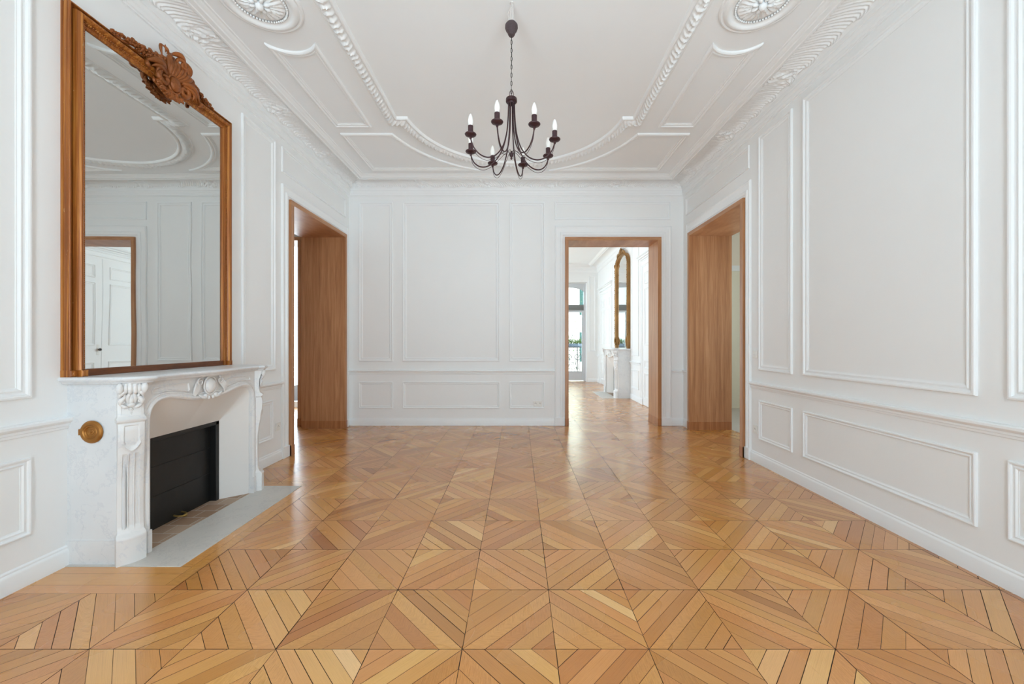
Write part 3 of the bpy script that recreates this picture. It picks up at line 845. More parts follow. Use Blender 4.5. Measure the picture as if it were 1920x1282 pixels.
        def L3(P, th, bul=.008, n=10):
            pts = []; rad = []
            for j in range(n):
                t = j/(n-1); uu = (1-t)**2*P[0][0]+2*t*(1-t)*P[1][0]+t*t*P[2][0]; zz = (1-t)**2*P[0][1]+2*t*(1-t)*P[1][1]+t*t*P[2][1]
                pts.append(at(uu, zz, .001+bul*math.sin(PI*t))); rad.append(th*(.15+.85*math.sin(PI*min(1, t*.95+.05))))
            mb.tube(pts, rad, 7)
        for sg in (-1, 1):
            L3([(.5+sg*.06,.930),(.5+sg*.42,.935),(.5+sg*.40,.890)], .011); L3([(.5+sg*.40,.905),(.5+sg*.30,.870),(.5+sg*.20,.890)], .009)
            L3([(.5+sg*.10,.915),(.5+sg*.44,.885),(.5+sg*.34,.855)], .012); L3([(.5+sg*.36,.870),(.5+sg*.24,.838),(.5+sg*.06,.850)], .010)
            L3([(.5+sg*.04,.930),(.5+sg*.16,.900),(.5+sg*.12,.862)], .010); L3([(.5+sg*.22,.925),(.5+sg*.26,.900),(.5+sg*.18,.880)], .007)
            pts = []; rad = []
            for j in range(22):
                t = j/21; a = PI/2-sg*t*PI*2.2; rr = .016*(1-.75*t)
                pts.append(at(.5+sg*.30+math.cos(a)*rr/W, .880+math.sin(a)*rr, .010)); rad.append(.006*(1-.5*t))
            mb.tube(pts, rad, 7)
        mb.blob(at(.5, .892, .004), (.015,.015,.034), 12, 8); mb.blob(at(.5, .858, .002), (.018,.018,.014), 12, 8)
        for j in range(5): mb.blob(at(.5, .836-.010*j, -.001), (.0065-.0009*j), 8, 6)
        for sg in (-1, 1): mb.blob(at(.5+sg*.05, .832, -.001), .0045, 8, 6)
        mb.build('capital_carving', M['marble2'], po, ang=60)
    # central cartouche
    mb = MB()
    P3 = lambda y, z, h=0: (FX+.010+h, y, z)
    rows = []
    for i in range(13):
        t = PI*.5*i/12; rr = math.cos(t)
        rows.append([(FX+.006+.034*math.sin(t), -.0+.045*rr*math.cos(a)*(1+.0*math.sin(a)), .905+.054*rr*math.sin(a)) for a in [2*PI*k/28 for k in range(28)]])
    mb.grid(rows, closed_u=True)
    ring = [P3(.053*math.cos(a), .905+.060*math.sin(a), .004) for a in [2*PI*k/32 for k in range(33)]]
    mb.tube(ring, .006, 7, cap=False)
    for sg in (-1, 1):
        pts = []; rad = []
        for j in range(30):
            t = j/29; a = PI*.55-t*PI*2.4; rr = .026*(1-.72*t)
            pts.append(P3(sg*(.085+math.cos(a)*rr), .935+math.sin(a)*rr, .006)); rad.append(.007*(1-.5*t))
        mb.tube(pts, rad, 7)
        for j in range(5):
            q = [t/8 for t in range(9)]
            pts = [P3(sg*(.070+.055*math.sin(PI*.5*t)+.010*j-.03*t*j/4), .925-.085*t+.004*j, .010*math.sin(PI*t)) for t in q]
            mb.tube(pts, [.0015+.006*math.sin(PI*min(1, t*1.05)) for t in q], 7)
        pts = [P3(sg*(.10-.085*t), .855-.020*math.sin(PI*t*.9)-.012*t, .006) for t in [j/10 for j in range(11)]]
        mb.tube(pts, [.003+.009*math.sin(PI*j/10) for j in range(11)], 8)
        mb.blob(P3(sg*.045, .838, .006), (.012,.018,.016), 12, 8)
        mb.blob(P3(sg*.018, .825, .006), (.010,.012,.013), 12, 8)
    mb.build('cartouche', M['marble2'], r, ang=60)
    # shelf: serpentine plan, moulded edge
    top = []
    def front(y):
        a = abs(y)/.60
        return .405+.022*math.cos(PI*min(1, a/.55))*0.8-.0
    pl = [(-.005, -.600), (.20, -.600), (.262, -.598), (.320, -.585), (.366, -.556), (.394, -.515), (.404, -.465)]
    ys = [-.465+.93*k/34 for k in range(1, 34)]
    pl += [(front(y)-.012+.0*y, y) for y in ys]
    pl += [(x, -y) for x, y in reversed(pl[:7])]
    mb = MB()
    pr = [(.034, .972), (.022, .974), (.016, .980), (.014, .985), (.007, .988), (.002, .994), (0, 1.001), (.003, 1.008), (.008, 1.012)]
    m = mitres(pl, False)
    sgn = 1
    rows = []
    for w, z in pr:
        row = []
        for p, q in zip(pl, m): row.append((max(-.005, p[0]+q[0]*w) if p[0] > 0 else -.005, p[1]+q[1]*w, z))
        rows.append(row)
    mb.grid(rows)
    mb.poly(rows[-1]); mb.poly(list(reversed(rows[0])))
    mb.build('mantel_shelf', M['marble'], r, ang=30)
    # splayed firebox cheeks: plaster
    XB = .155; YBk = .310; ZB = .603
    mb = MB()
    arch = [p for p in half_c]; archl = full
    backp = []
    for (y, z) in archl:
        by = max(-YBk, min(YBk, y*.72)); bz = z*ZB/.85 if z > .6 else z*ZB/.85
        if abs(y) > .42: by = YBk if y > 0 else -YBk
        backp.append((by, min(ZB, bz if z < .80 else ZB)))
    cheek_l = MB(); hood = MB()
    hood.grid([[(FX-.012, y, z) for y, z in [(.430,.700)]+[p for p in full if p[1] > .70]+[(-.430,.700)]], [(XB, (YBk if y > .395 else -YBk if y < -.395 else y*YBk/.395), ZB) for y, z in [(.430,.700)]+[p for p in full if p[1] > .70]+[(-.430,.700)]]])
    hood.build('firebox_hood', M['warmplaster'], r, ang=30)
    for s in (-1, 1):
        MB().box(FX-.07, FX-.012, min(s*.425,s*.455), max(s*.425,s*.455), 0, .78).build('jamb_backing', M['marble2'], r)
        c = MB(); c.poly([(FX-.012, s*.431, 0), (XB, s*YBk, 0), (XB, s*YBk, ZB), (FX-.012, s*.431, .86)]); c.poly([(FX-.014, s*.434, 0), (XB, s*.314, 0), (XB, s*.314, ZB), (FX-.014, s*.434, .86)])
        c.build('firebox_cheek', M['warmplaster'], r)
    # black shutter in its frame
    mb = MB()
    mb.box(XB-.05, XB, YBk-.030, YBk, 0, ZB); mb.box(XB-.05, XB, -YBk, -YBk+.030, 0, ZB); mb.box(XB-.05, XB, -YBk, YBk, ZB-.028, ZB)
    fr = mb.build('shutter_frame', M['black'], r, bevel=.002)
    mb = MB(); 
    mb.box(XB-.060, XB-.045, -YBk+.02, YBk-.02, .004, ZB-.02)
    for z in (.21, .40): mb.box(XB-.046, XB-.042, -YBk+.03, YBk-.03, z, z+.004)
    sh = mb.build('shutter', M['black'], r)
    mb = MB()
    mb.tube([(XB-.046, -.03, .03), (XB-.02, -.03, .026), (XB+.0, -.02, .022), (XB+.004, .0, .02), (XB+.0, .02, .022), (XB-.02, .03, .026), (XB-.046, .03, .03)], .006, 8)
    mb.blob((XB+.006, 0, .02), (.010,.016,.010), 12, 8)
    mb.build('brass_handle', M['brass'], sh)
    return r
fp = build_fireplace()
fp.location = (XL, 2.655, 0)
tag(fp, 'white veined marble fireplace with carved pilasters and black shutter, under the bronzed wood mirror', 'fireplace')
# pieces only this one has: brass roundel, hearth
rd = MB().lathe([(0,.010),(.003,.010),(.006,.006),(.012,.006),(.014,.004),(.020,.006),(.026,.005),(.030,.010),(.033,.010),(.036,.008),(.040,.011),(.046,.012),(.052,.011),(.057,.008),(.061,.003),(.061,0)], n=56, axis='Y')
for i, v in enumerate(rd.v): rd.v[i] = (v[0]+.137, -.559-v[1], v[2]+.716)
rd.box(.072, .082, -.567, -.559, .700, .732)
o = rd.build('brass_roundel', M['gold_disc'], fp, ang=20); o['label'] = 'round gilt brass vent cover on the side of the fireplace'
hs = MB().box(.0, .05, -.577, .585, -.01, .003).box(.05, .31, -.577, -.50, -.01, .003).box(.05, .31, .50, .585, -.01, .003).box(.31, .63, -.577, .585, -.01, .004).build('hearth_slab', M['hearthstone'], fp, bevel=.0015)
hs['label'] = 'grey stone hearth slab'
MB().box(.05, .31, -.50, .50, -.01, .003).build('hearth_tiles', M['tiles'], fp)

# ------------------------------------------------------------------ big mirror over the fireplace
def spiral(mb, mp, cu, cv, r0, a0, turns, dirn, th, h=.0, n=34, shrink=.82, hz=.012):
    pts = []; rad = []
    for j in range(n):
        t = j/(n-1); a = a0+dirn*t*turns*2*PI; rr = r0*(1-shrink*t)
        pts.append(mp(cu+math.cos(a)*rr, cv+math.sin(a)*rr, h+hz*t)); rad.append(th*(1-.45*t)*(.45+.55*min(1, t*6)))
    mb.tube(pts, rad, 8)
def leafstroke(mb, mp, P, th, h=.0, bulge=.01, n=12):
    """tapered curved leaf through three control points"""
    pts = []; rad = []
    for j in range(n):
        t = j/(n-1)
        u = (1-t)**2*P[0][0]+2*t*(1-t)*P[1][0]+t*t*P[2][0]; v = (1-t)**2*P[0][1]+2*t*(1-t)*P[1][1]+t*t*P[2][1]
        pts.append(mp(u, v, h+bulge*math.sin(PI*t))); rad.append(th*(.12+.88*math.sin(PI*min(1, t*.92+.06))))
    mb.tube(pts, rad, 7)
def big_mirror():
    r = empty('wall_mirror', (XL, 2.655, 1.012))
    tag(r, 'tall mirror in a bronzed gilt wood frame with carved crest, standing on the marble mantel', 'mirror')
    y0, y1, z0, z1 = 2.068, 3.242, 1.012, 3.020
    def mp(u, v, h): return (XL+h, u, v)
    PR = [(0,0),(0,.010),(.004,.012),(.004,.016),(0,.018),(0,.032),(.003,.034),(.003,.037),(0,.039),(0,.047),(.002,.050),(.007,.049),(.009,.034),(.012,.030),(.015,.037),(.018,.038),(.020,.030),(.023,.030),(.026,.044),(.029,.056),(.033,.065),(.039,.071),(.046,.071),(.053,.065),(.058,.057),(.061,.050),(.070,.046),(.072,.040),(.077,.038),(.080,.040),(.086,.036),(.088,.026),(.088,.010)]
    path = [(y1, z0+.035), (y1, z1), (y0, z1), (y0, z0+.035)]
    mb = MB(); sweep(mb, path, PR, mp, closed=False)
    part(mb, 'moulded_frame', M['frame_wood'], r, ang=28)
    for a, b in ((y0-.001, y0+.034), (y0+.033, y0+.066), (y0+.065, y0+.088), (y1-.034, y1+.001), (y1-.066, y1-.033), (y1-.088, y1-.065)):
        wd = .055 if abs(a-y0) < .01 or abs(b-y1) < .01 else (.080 if abs((a+b)/2-y0-.05) < .01 or abs((a+b)/2-y1+.05) < .01 else .058)
        mb = MB(); mb.mbox(mp, a, b, z0, z0+.036, 0, wd, .005); part(mb, 'corner_block', M['frame_wood'], r)
    mb = MB(); mb.mbox(mp, y0+.088, y1-.088, z0, z0+.038, 0, .046, .003)
    part(mb, 'bottom_rail', M['frame_dark'], r)
    mb = MB()
    def beads(pa, pb):
        L = math.dist(pa, pb); n = int(L/.0115)
        for k in range(n+1):
            t = k/n; mb.blob(mp(pa[0]+(pb[0]-pa[0])*t, pa[1]+(pb[1]-pa[1])*t, .052), (.0058,.0044,.0044), 6, 4)
    beads((y0+.066, z0+.04), (y0+.066, z1-.066)); beads((y0+.066, z1-.066), (y1-.066, z1-.066)); beads((y1-.066, z1-.066), (y1-.066, z0+.04))
    part(mb, 'beading', M['frame_wood'], r)
    mb = MB()
    g = .084; n = 1
    mb.mbox(mp, y0+g, y1-g, z0+.034, z1-g, .012, .028)
    part(mb, 'mirror_glass', M['mirror'], r, smooth=False)
    # carved crest
    mb = MB()
    H = .078
    c = lambda u, v, h: (XL+H+h-.012, u, v)
    S = lambda *A, **K: leafstroke(mb, c, *A, **K)
    # body block behind the scrolls
    mb.blob(c(2.660, 2.985, -.016), (.030, .120, .070), 22, 12); mb.blob(c(2.690, 3.080, -.018), (.026, .060, .090), 20, 12)
    mb.blob(c(2.655, 2.905, -.014), (.024, .075, .036), 18, 10)
    # oval boss with ring
    mb.blob(c(2.662, 2.958, .020), (.024,.038,.048), 20, 12)
    mb.tube([c(2.662+.046*math.cos(a), 2.958+.058*math.sin(a), .014) for a in [2*PI*k/28 for k in range(29)]], .008, 8, cap=False)
    # big C scrolls left and right, rising from beneath the boss and curling outwards
    spiral(mb, c, 2.588, 2.955, .050, PI*.35, 1.25, 1, .020, .010, hz=.006)
    spiral(mb, c, 2.742, 2.962, .048, PI*.65, 1.25, -1, .020, .010, hz=.006)
    S([(2.610,3.010),(2.545,3.062),(2.470,2.990)], .024, .004, .020); S([(2.600,2.990),(2.540,3.020),(2.500,2.975)], .016, .014, .012)
    S([(2.480,3.000),(2.455,2.960),(2.500,2.955)], .014, .002, .010); S([(2.560,3.005),(2.520,2.985),(2.530,2.955)], .010, .018, .006)
    S([(2.720,3.010),(2.800,3.050),(2.885,2.965)], .024, .004, .020); S([(2.735,2.995),(2.800,3.010),(2.845,2.955)], .016, .014, .012)
    S([(2.875,2.985),(2.905,2.945),(2.865,2.930)], .014, .002, .010); S([(2.780,3.000),(2.825,2.985),(2.810,2.945)], .010, .018, .006)
    # garland hanging under the boss
    for k, (u, v, rr) in enumerate(((2.585,2.893,.022),(2.618,2.880,.020),(2.652,2.872,.024),(2.690,2.876,.022),(2.722,2.892,.018),(2.560,2.915,.018),(2.640,2.895,.022),(2.680,2.898,.020))):
        mb.blob(c(u, v, .004), (.018, rr, rr*.85), 12, 8)
        for w in range(3): S([(u, v), (u+.012*(w-1), v-.012), (u+.020*(w-1), v-.020)], .008, .006, .006)
    for k in range(6):
        u = 2.540+.018*k; S([(u, 2.935-.010*k), (u-.004, 2.905-.009*k), (u+.020, 2.895-.008*k)], .011, -.014, .004)
        S([(u+.006, 2.925-.010*k), (u+.020, 2.890-.008*k), (u+.030, 2.885-.006*k)], .008, -.004, .006)
    # shell crown leaning to the right above the boss
    for k in range(7):
        t = k/6; S([(2.640+.010*k, 3.000), (2.618+.030*k, 3.075), (2.650+.026*k, 3.150-.030*abs(t-.35)-.03*t)], .015, .004, .018)
    S([(2.640,3.000),(2.585,3.110),(2.665,3.172)], .017, .002, .016); S([(2.655,3.158),(2.705,3.215),(2.768,3.165)], .019, .002, .016)
    S([(2.752,3.185),(2.815,3.150),(2.775,3.070)], .018, .0, .014); S([(2.775,3.100),(2.800,3.060),(2.750,3.010)], .016, -.002, .012)
    spiral(mb, c, 2.722, 3.132, .040, PI*1.1, 1.2, -1, .014, .014, hz=.014)
    spiral(mb, c, 2.700, 3.070, .026, PI*.2, 1.1, 1, .011, .018, hz=.010)
    mb.blob(c(2.745, 3.125, .012), (.018,.026,.030), 14, 9); mb.blob(c(2.690, 3.100, .014), (.016,.020,.034), 14, 9)
    for k in range(5): S([(2.745+.006*k, 3.150-.018*k), (2.775, 3.140-.018*k), (2.785+.003*k, 3.110-.018*k)], .009, .010, .008)
    # curled tendril and bud standing clear to the left
    S([(2.600,3.110),(2.560,3.190),(2.612,3.180)], .010, -.010, .004); S([(2.604,3.186),(2.640,3.185),(2.640,3.145)], .010, -.010, .004)
    S([(2.632,3.150),(2.650,3.172),(2.668,3.160)], .007, -.010, .002); S([(2.622,3.150),(2.628,3.185),(2.620,3.205)], .005, -.010, 0)
    # flower sprays trailing along the top of the frame
    rnd = random.Random(3)
    def spray(u0, v0, u1, v1, n, sgn, wd):
        mb.tube([c(u0+(u1-u0)*k/14, v0+(v1-v0)*k/14-.008+.008*math.sin(k), -.016) for k in range(15)], [wd*(1-.65*k/14) for k in range(15)], 8)
        for k in range(n):
            t = (k+.5)/n; u = u0+(u1-u0)*t; v = v0+(v1-v0)*t; s_ = 1.15-.55*t
            for w in range(6):
                an = rnd.uniform(0, 2*PI); L_ = rnd.uniform(.016,.030)*s_
                S([(u, v), (u+L_*.6*math.cos(an)+.006*sgn, v+L_*.6*math.sin(an)), (u+L_*math.cos(an+.5), v+L_*math.sin(an+.5)*.9)], .0090*s_, rnd.uniform(-.016,.004), .006, n=8)
            if k % 2 == 0:
                for p in range(5):
                    a = 2*PI*p/5+k; mb.blob(c(u+.011*math.cos(a)*s_, v+.004+.011*math.sin(a)*s_, .002), (.007*s_,.0090*s_,.0090*s_), 8, 6)
                mb.blob(c(u, v+.004, .008), .0065*s_, 8, 6)
    spray(2.610, 3.085, 2.262, 3.010, 15, -1, .020)
    spray(2.590, 3.050, 2.420, 3.020, 8, -1, .018)
    spray(2.780, 3.080, 3.020, 3.008, 12, 1, .018)
    spiral(mb, c, 2.396, 3.052, .020, PI*1.2, .8, 1, .011, -.006, hz=.004)
    spiral(mb, c, 2.392, 3.058, .008, 0, .5, 1, .010, -.006, hz=.004)
    spiral(mb, c, 2.830, 3.085, .022, PI*.1, .8, 1, .010, -.006, hz=.004)
    part(mb, 'carved_crest', M['crest'], r, ang=70)
    return r
big_mirror()

# ------------------------------------------------------------------ sockets and switch
def socket(mp, u, v, w, label, double=False, group=None):
    x, y, z = mp(u, v, 0)
    r = empty('wall_socket', (x, y, z)); tag(r, label, 'socket', group)
    mb = MB(); mb.mbox(mp, u-w/2, u+w/2, v-.040, v+.040, 0, .009, .002); part(mb, 'cover_plate', M['white_plastic'], r)
    for c in ((-.031, .031) if double else (0,)):
        mb = MB()
        rows = []
        for rr, h in ((.026,.009),(.024,.011),(.021,.011),(.019,.0095),(.0,.0095)):
            rows.append([mp(u+c+rr*math.cos(a), v+rr*math.sin(a), h) for a in [2*PI*k/24 for k in range(24)]])
        mb.grid(rows, closed_u=True); f = part(mb, 'outlet_face', M['white_plastic'], r)
        mb = MB()
        for a, b in ((-.0095,0),(.0095,0),(0,.010)): mb.mbox(mp, u+c+a-.0026, u+c+a+.0026, v+b-.0026, v+b+.0026, .009, .0102)
        o = part(mb, 'pin_holes', M['slot'], f)
        o.location = (0,0,0)
    return r
socket(mLeft, 3.938, .344, .070, 'white wall socket between the marble fireplace and the left oak doorway')
socket(mRight, 3.893, .328, .070, 'white wall socket low on the right wall, beside the oak doorway')
socket(mBack, .284, .312, .120, 'white double wall socket in the low panel left of the rear doorway', double=True)
def light_switch(mp, u, v):
    x, y, z = mp(u, v, 0); r = empty('light_switch', (x, y, z)); tag(r, 'white light switch on the right wall above the chair rail', 'light switch')
    mb = MB(); mb.mbox(mp, u-.036, u+.036, v-.040, v+.040, 0, .010, .002); part(mb, 'cover_plate', M['white_plastic'], r)
    mb = MB(); mb.mbox(mp, u-.027, u+.027, v+.002, v+.030, .010, .0135, .002); mb.mbox(mp, u-.027, u+.027, v-.030, v-.002, .010, .0125, .002); part(mb, 'rocker', M['white_plastic'], r)
    return r
light_switch(mRight, 3.895, 1.075)

# ------------------------------------------------------------------ the room beyond the rear doorway
for a, b in ((2.14, 2.33),): panel(mFar, wf, a, b, UZ0, 3.2, PS)
panel(mFarR, wfr, 7.72, 8.20, UZ0, 3.2, PS); panel(mFarR, wfr, 7.72, 8.20, LZ0, LZ1, PS)
panel(mFarR, wfr, 9.52, 9.86, UZ0, 3.2, PS); panel(mFarR, wfr, 9.52, 9.86, LZ0, LZ1, PS)
for a, b in ((7.60, 8.29), (9.40, 9.92), (11.34, BY1)):
    run(mFarR, a, b, CR, 'chair_rail', wfr); run(mFarR, a, b, BB, 'baseboard_far_right')
run(mFar, XL, W0-.1, CR, 'chair_rail', wf); run(mFar, W1+.02, XR2, BB, 'baseboard_far'); run(mFar, XL, W0-.1, BB, 'baseboard_far')
for a, b in ((-2.2,-1.3),(-1.15,.45)): panel(mFar, wf, a, b, UZ0, 3.2); panel(mFar, wf, a, b, LZ0, LZ1, PS)
def double_door(name, mp, u0, u1, zt, head, knob=True):
    r = empty(name); r['kind'] = 'structure'
    mid = (u0+u1)/2
    casing(mp, r, u0-.12, u0, u1, u1+.12, zt+.12, zt)
    mb = MB()
    for v0, v1, h in ((zt+.14, head-.06, .03), (head-.06, head-.03, .06), (head-.03, head, .085)): mb.mbox(mp, u0-.14-(h-.03), u1+.14+(h-.03), v0, v1, 0, h, .008)
    mb.build('door_head', M['trim'], r)
    for a, b, sg in ((u0, mid-.003, 1), (mid+.003, u1, -1)):
        mb = MB(); mb.mbox(mp, a, b, .008, zt, -.0, .012, .002)
        lf = mb.build('door_leaf', M['trim'], r)
        for v0, v1 in ((.14,.62),(.70,.86),(1.14,zt-.42),(zt-.34,zt-.12)):
            mb = MB(); sweep(mb, rect(a+.11, b-.11, v0, v1), [(w, h+.012) for w, h in PS], mp); mb.build('leaf_panel', M['trim'], lf, ang=25)
        if sg == 1 and knob:
            mb = MB(); mb.mbox(mp, b-.075, b-.035, .98, 1.16, .012, .018, .003)
            mb.build('lock_plate', M['white_plastic'], lf)
            mb = MB(); x, y, z = mp(b-.055, 1.07, .05)
            mb.tube([mp(b-.055, 1.07, .015), mp(b-.055, 1.07, .055)], .007, 8); mb.blob((x,y,z), (.022,.024,.024), 14, 8); mb.build('door_knob', M['wrought'], lf)
    return r
double_door('door_5', mFarR, 6.03, 7.43, 2.63, 2.86)
double_door('door_6', mFarR, 10.05, 11.22, 2.50, 2.76, knob=False)

# second fireplace: a copy of every part
def copy_tree(o, parent=None):
    c = o.copy(); C.objects.link(c); c.parent = parent
    for ch in o.children: copy_tree(ch, c)
    return c
fp2 = empty('marble_fireplace', (XR2, 8.845, 0))
for ch in list(fp.children):
    if ch.name.split('.')[0] in ('brass_roundel',): continue
    copy_tree(ch, fp2)
fp2.rotation_euler = (0,0,PI); fp2.scale = (.955, .985, 1.045)
tag(fp2, 'white marble fireplace in the next room, seen through the rear doorway', 'fireplace')

def arch_mirror():
    y0, y1, z0, zs, zt = 8.30, 9.39, 1.060, 2.90, 3.20
    r = empty('arched_mirror', (XR2, 8.845, z0)); tag(r, 'tall arched mirror in a gilded carved frame above the fireplace of the next room', 'mirror')
    def mp(u, v, h): return (XR2-h, u, v)
    yc = (y0+y1)/2; hw = (y1-y0)/2
    def outl(d):
        pts = [(y0+d, z0)]
        for k in range(25):
            a = PI*(1-k/24); pts.append((yc+(hw-d)*math.cos(a), zs+(zt-zs-d*.55)*math.sin(a)**.85 if 0 < k < 24 else zs))
        pts.append((y1-d, z0)); return pts
    A = outl(0); B = outl(.10)
    mb = MB(); loft(mb, A, B, [(0,0),(0,.05),(.15,.065),(.35,.055),(.5,.07),(.75,.05),(.85,.055),(1,.035),(1,0)], mp)
    part(mb, 'gilded_frame', M['gilt_old'], r, ang=40)
    mb = MB()
    rnd = random.Random(5)
    for P in (A,):
        L = []
        for a, b in zip(P, P[1:]):
            n = max(1, int(math.dist(a, b)/.05))
            for k in range(n): L.append((a[0]+(b[0]-a[0])*k/n, a[1]+(b[1]-a[1])*k/n))
        for k, (u, v) in enumerate(L):
            du = (yc-u)*.05
            v = max(v, z0+.05); leafstroke(mb, mp, [(u+du, v-.03), (u+du+rnd.uniform(-.03,.03), v), (u+du, v+.035)], .012, .055, .012, n=7)
    for sg in (-1, 1):
        spiral(mb, mp, yc+sg*.09, 3.235, .05, PI/2, 1.1, -sg, .018, .06)
        leafstroke(mb, mp, [(yc+sg*.05, 3.20), (yc+sg*.25, 3.27), (yc+sg*.36, 3.12)], .024, .05, .02)
        spiral(mb, mp, yc+sg*.48, 1.16, .04, 0, 1.2, sg, .018, .06)
        leafstroke(mb, mp, [(yc+sg*.50, 1.10), (yc+sg*.46, 1.22), (yc+sg*.52, 1.36)], .02, .055, .02)
        leafstroke(mb, mp, [(yc+sg*.44, 3.02), (yc+sg*.54, 3.08), (yc+sg*.50, 2.90)], .02, .055, .02)
    for k in range(5):
        a = PI*(.2+.15*k); leafstroke(mb, mp, [(yc, 3.22), (yc+.05*math.cos(a), 3.28), (yc+.09*math.cos(a), 3.25+.09*math.sin(a))], .018, .06, .012)
    mb.blob(mp(yc, 3.24, .07), (.03,.04,.05), 14, 9)
    part(mb, 'carved_ornament', M['gilt_old'], r, ang=70)
    mb = MB(); C_ = outl(.092); mb.prism(C_, .012, .024, mp); part(mb, 'mirror_glass', M['mirror2'], r, smooth=False)
    return r
arch_mirror()

# ------------------------------------------------------------------ tall window of the far room
def tall_window():
    r = empty('window_1'); r['kind'] = 'structure'
    Y = 12.03
    def mp(u, v, h): return (u, Y-h, v)
    mb = MB()
    mb.mbox(mp, W0, W0+.055, 0, WT, 0, .06, .004); mb.mbox(mp, W1-.055, W1, 0, WT, 0, .06, .004)
    # arched head
    mid = (W0+W1)/2; hw = (W1-W0)/2-.055
    pts = [(W0, WT), (W0, 2.70)] + [(mid-hw*math.cos(PI*k/20), 2.74+.15*math.sin(PI*k/20)) for k in range(21)] + [(W1, 2.70), (W1, WT)]
    mb.prism(pts, 0, .05, mp)
    pts2 = [(mid-hw*math.cos(PI*k/20), 2.74+.15*math.sin(PI*k/20)) for k in range(21)]
    mb.tube([mp(u, v, .055) for u, v in pts2], .012, 6)
    mb.build('window_frame', M['grey_metal'], r)
    mb = MB(); mb.mbox(mp, W0+.055, W1-.055, 2.17, 2.345, .0, .06, .006); mb.mbox(mp, W0+.055, W1-.055, 2.245, 2.258, .0, .07, .003); mb.build('transom', M['transom'], r)
    for a, b, sg in ((W0+.055, mid, 1), (mid, W1-.055, -1)):
        mb = MB(); s = .055
        mb.mbox(mp, a, a+s, 0.02, 2.17, .005, .05, .004); mb.mbox(mp, b-s, b, 0.02, 2.17, .005, .05, .004)
        mb.mbox(mp, a+s, b-s, 2.11, 2.17, .005, .05, .004); mb.mbox(mp, a+s, b-s, .02, .27, .005, .045, .004); mb.mbox(mp, a+s, b-s, .27, .30, .005, .055, .004)
        lf = mb.build('casement', M['grey_metal'], r)
        mb = MB(); mb.mbox(mp, a+s, b-s, .30, 2.11, .022, .028); mb.build('pane', M['glass'], lf)
        mb = MB(); mb.mbox(mp, a+.02, b-.02, 2.345, 2.88, .022, .028); mb.build('top_pane', M['glass'], r)
    mb = MB(); mb.mbox(mp, mid-.03, mid+.03, 0.02, 2.17, .05, .065, .004)
    for z in (1.05, 1.75, .45): mb.mbox(mp, mid-.012, mid+.012, z, z+.09, .065, .085, .004)
    mb.tube([mp(mid, 1.10, .09), mp(mid+.05, 1.09, .10)], .01, 8)
    mb.build('window_bolt', M['grey_metal'], r)
    return r
tall_window()

def railing():
    r = empty('balcony_railing', (1.4, 12.55, .02)); tag(r, 'black wrought iron balcony railing with scrollwork outside the far window', 'railing')
    def mp(u, v, h): return (u, 12.55-h, v)
    mb = MB(); mb.box(.1, 2.9, 12.53, 12.575, 1.02, 1.05); part(mb, 'top_rail', M['wrought'], r)
    mb = MB(); mb.box(.1, 2.9, 12.535, 12.565, .10, .13); mb.box(.1, 2.9, 12.54, 12.56, .93, .945)
    for x in (.1, 1.0, 1.9, 2.87): mb.box(x, x+.025, 12.537, 12.562, 0.0, 1.02)
    part(mb, 'rail_frame', M['wrought'], r)
    mb = MB()
    for k in range(5):
        c = .33+.58*k
        for sg in (-1, 1):
            spiral(mb, mp, c+sg*.15, .73, .125, PI/2-sg*PI/2+(PI if sg > 0 else PI), 1.35, sg, .013, 0, hz=0, n=44)
            spiral(mb, mp, c+sg*.17, .30, .095, PI/2, 1.3, -sg, .012, 0, hz=0, n=44)
            leafstroke(mb, mp, [(c, .14), (c+sg*.20, .42), (c+sg*.03, .60)], .013, 0, 0, 16)
            leafstroke(mb, mp, [(c+sg*.03, .60), (c-sg*.02, .78), (c+sg*.12, .90)], .012, 0, 0, 16)
            spiral(mb, mp, c+sg*.26, .50, .05, 0, 1.1, sg, .010, 0, hz=0)
        mb.blob(mp(c, .60, 0), (.03,.02,.035), 10, 6); mb.blob(mp(c, .15, 0), (.025,.02,.03), 10, 6)
    part(mb, 'scrollwork', M['wrought'], r)
    return r
railing()
o = MB().box(-.2, 3.1, 12.12, 12.75, -.25, .0).build('balcony_slab', M['facade']); tag(o, 'stone balcony slab outside the far window', 'balcony')
def planter(x0, x1, y, z, label):
    r = empty('planter_box', ((x0+x1)/2, y, z)); tag(r, label, 'planter')
    mb = MB(); mb.box(x0, x1, y-.08, y+.08, z, z+.09); mb.box(x0-.01, x1+.01, y-.09, y+.09, z+.085, z+.10); part(mb, 'trough', M['zinc'], r)
    mb = MB(); rnd = random.Random(11)
    for k in range(150):
        u = rnd.uniform(x0, x1); yy = y+rnd.uniform(-.06,.06); h = rnd.uniform(.03,.20); dx = rnd.uniform(-.11,.11); dy = rnd.uniform(-.05,.05)
        mb.tube([(u,yy,z+.08),(u+dx*.5,yy+dy*.5,z+.08+h*.7),(u+dx,yy+dy,z+.08+h)], [.002,.012,.001], 5)
    part(mb, 'foliage', M['leaf'], r)
planter(1.30, 2.15, 12.66, 1.05, 'grey planter box with green plants on the balcony railing outside the far window')
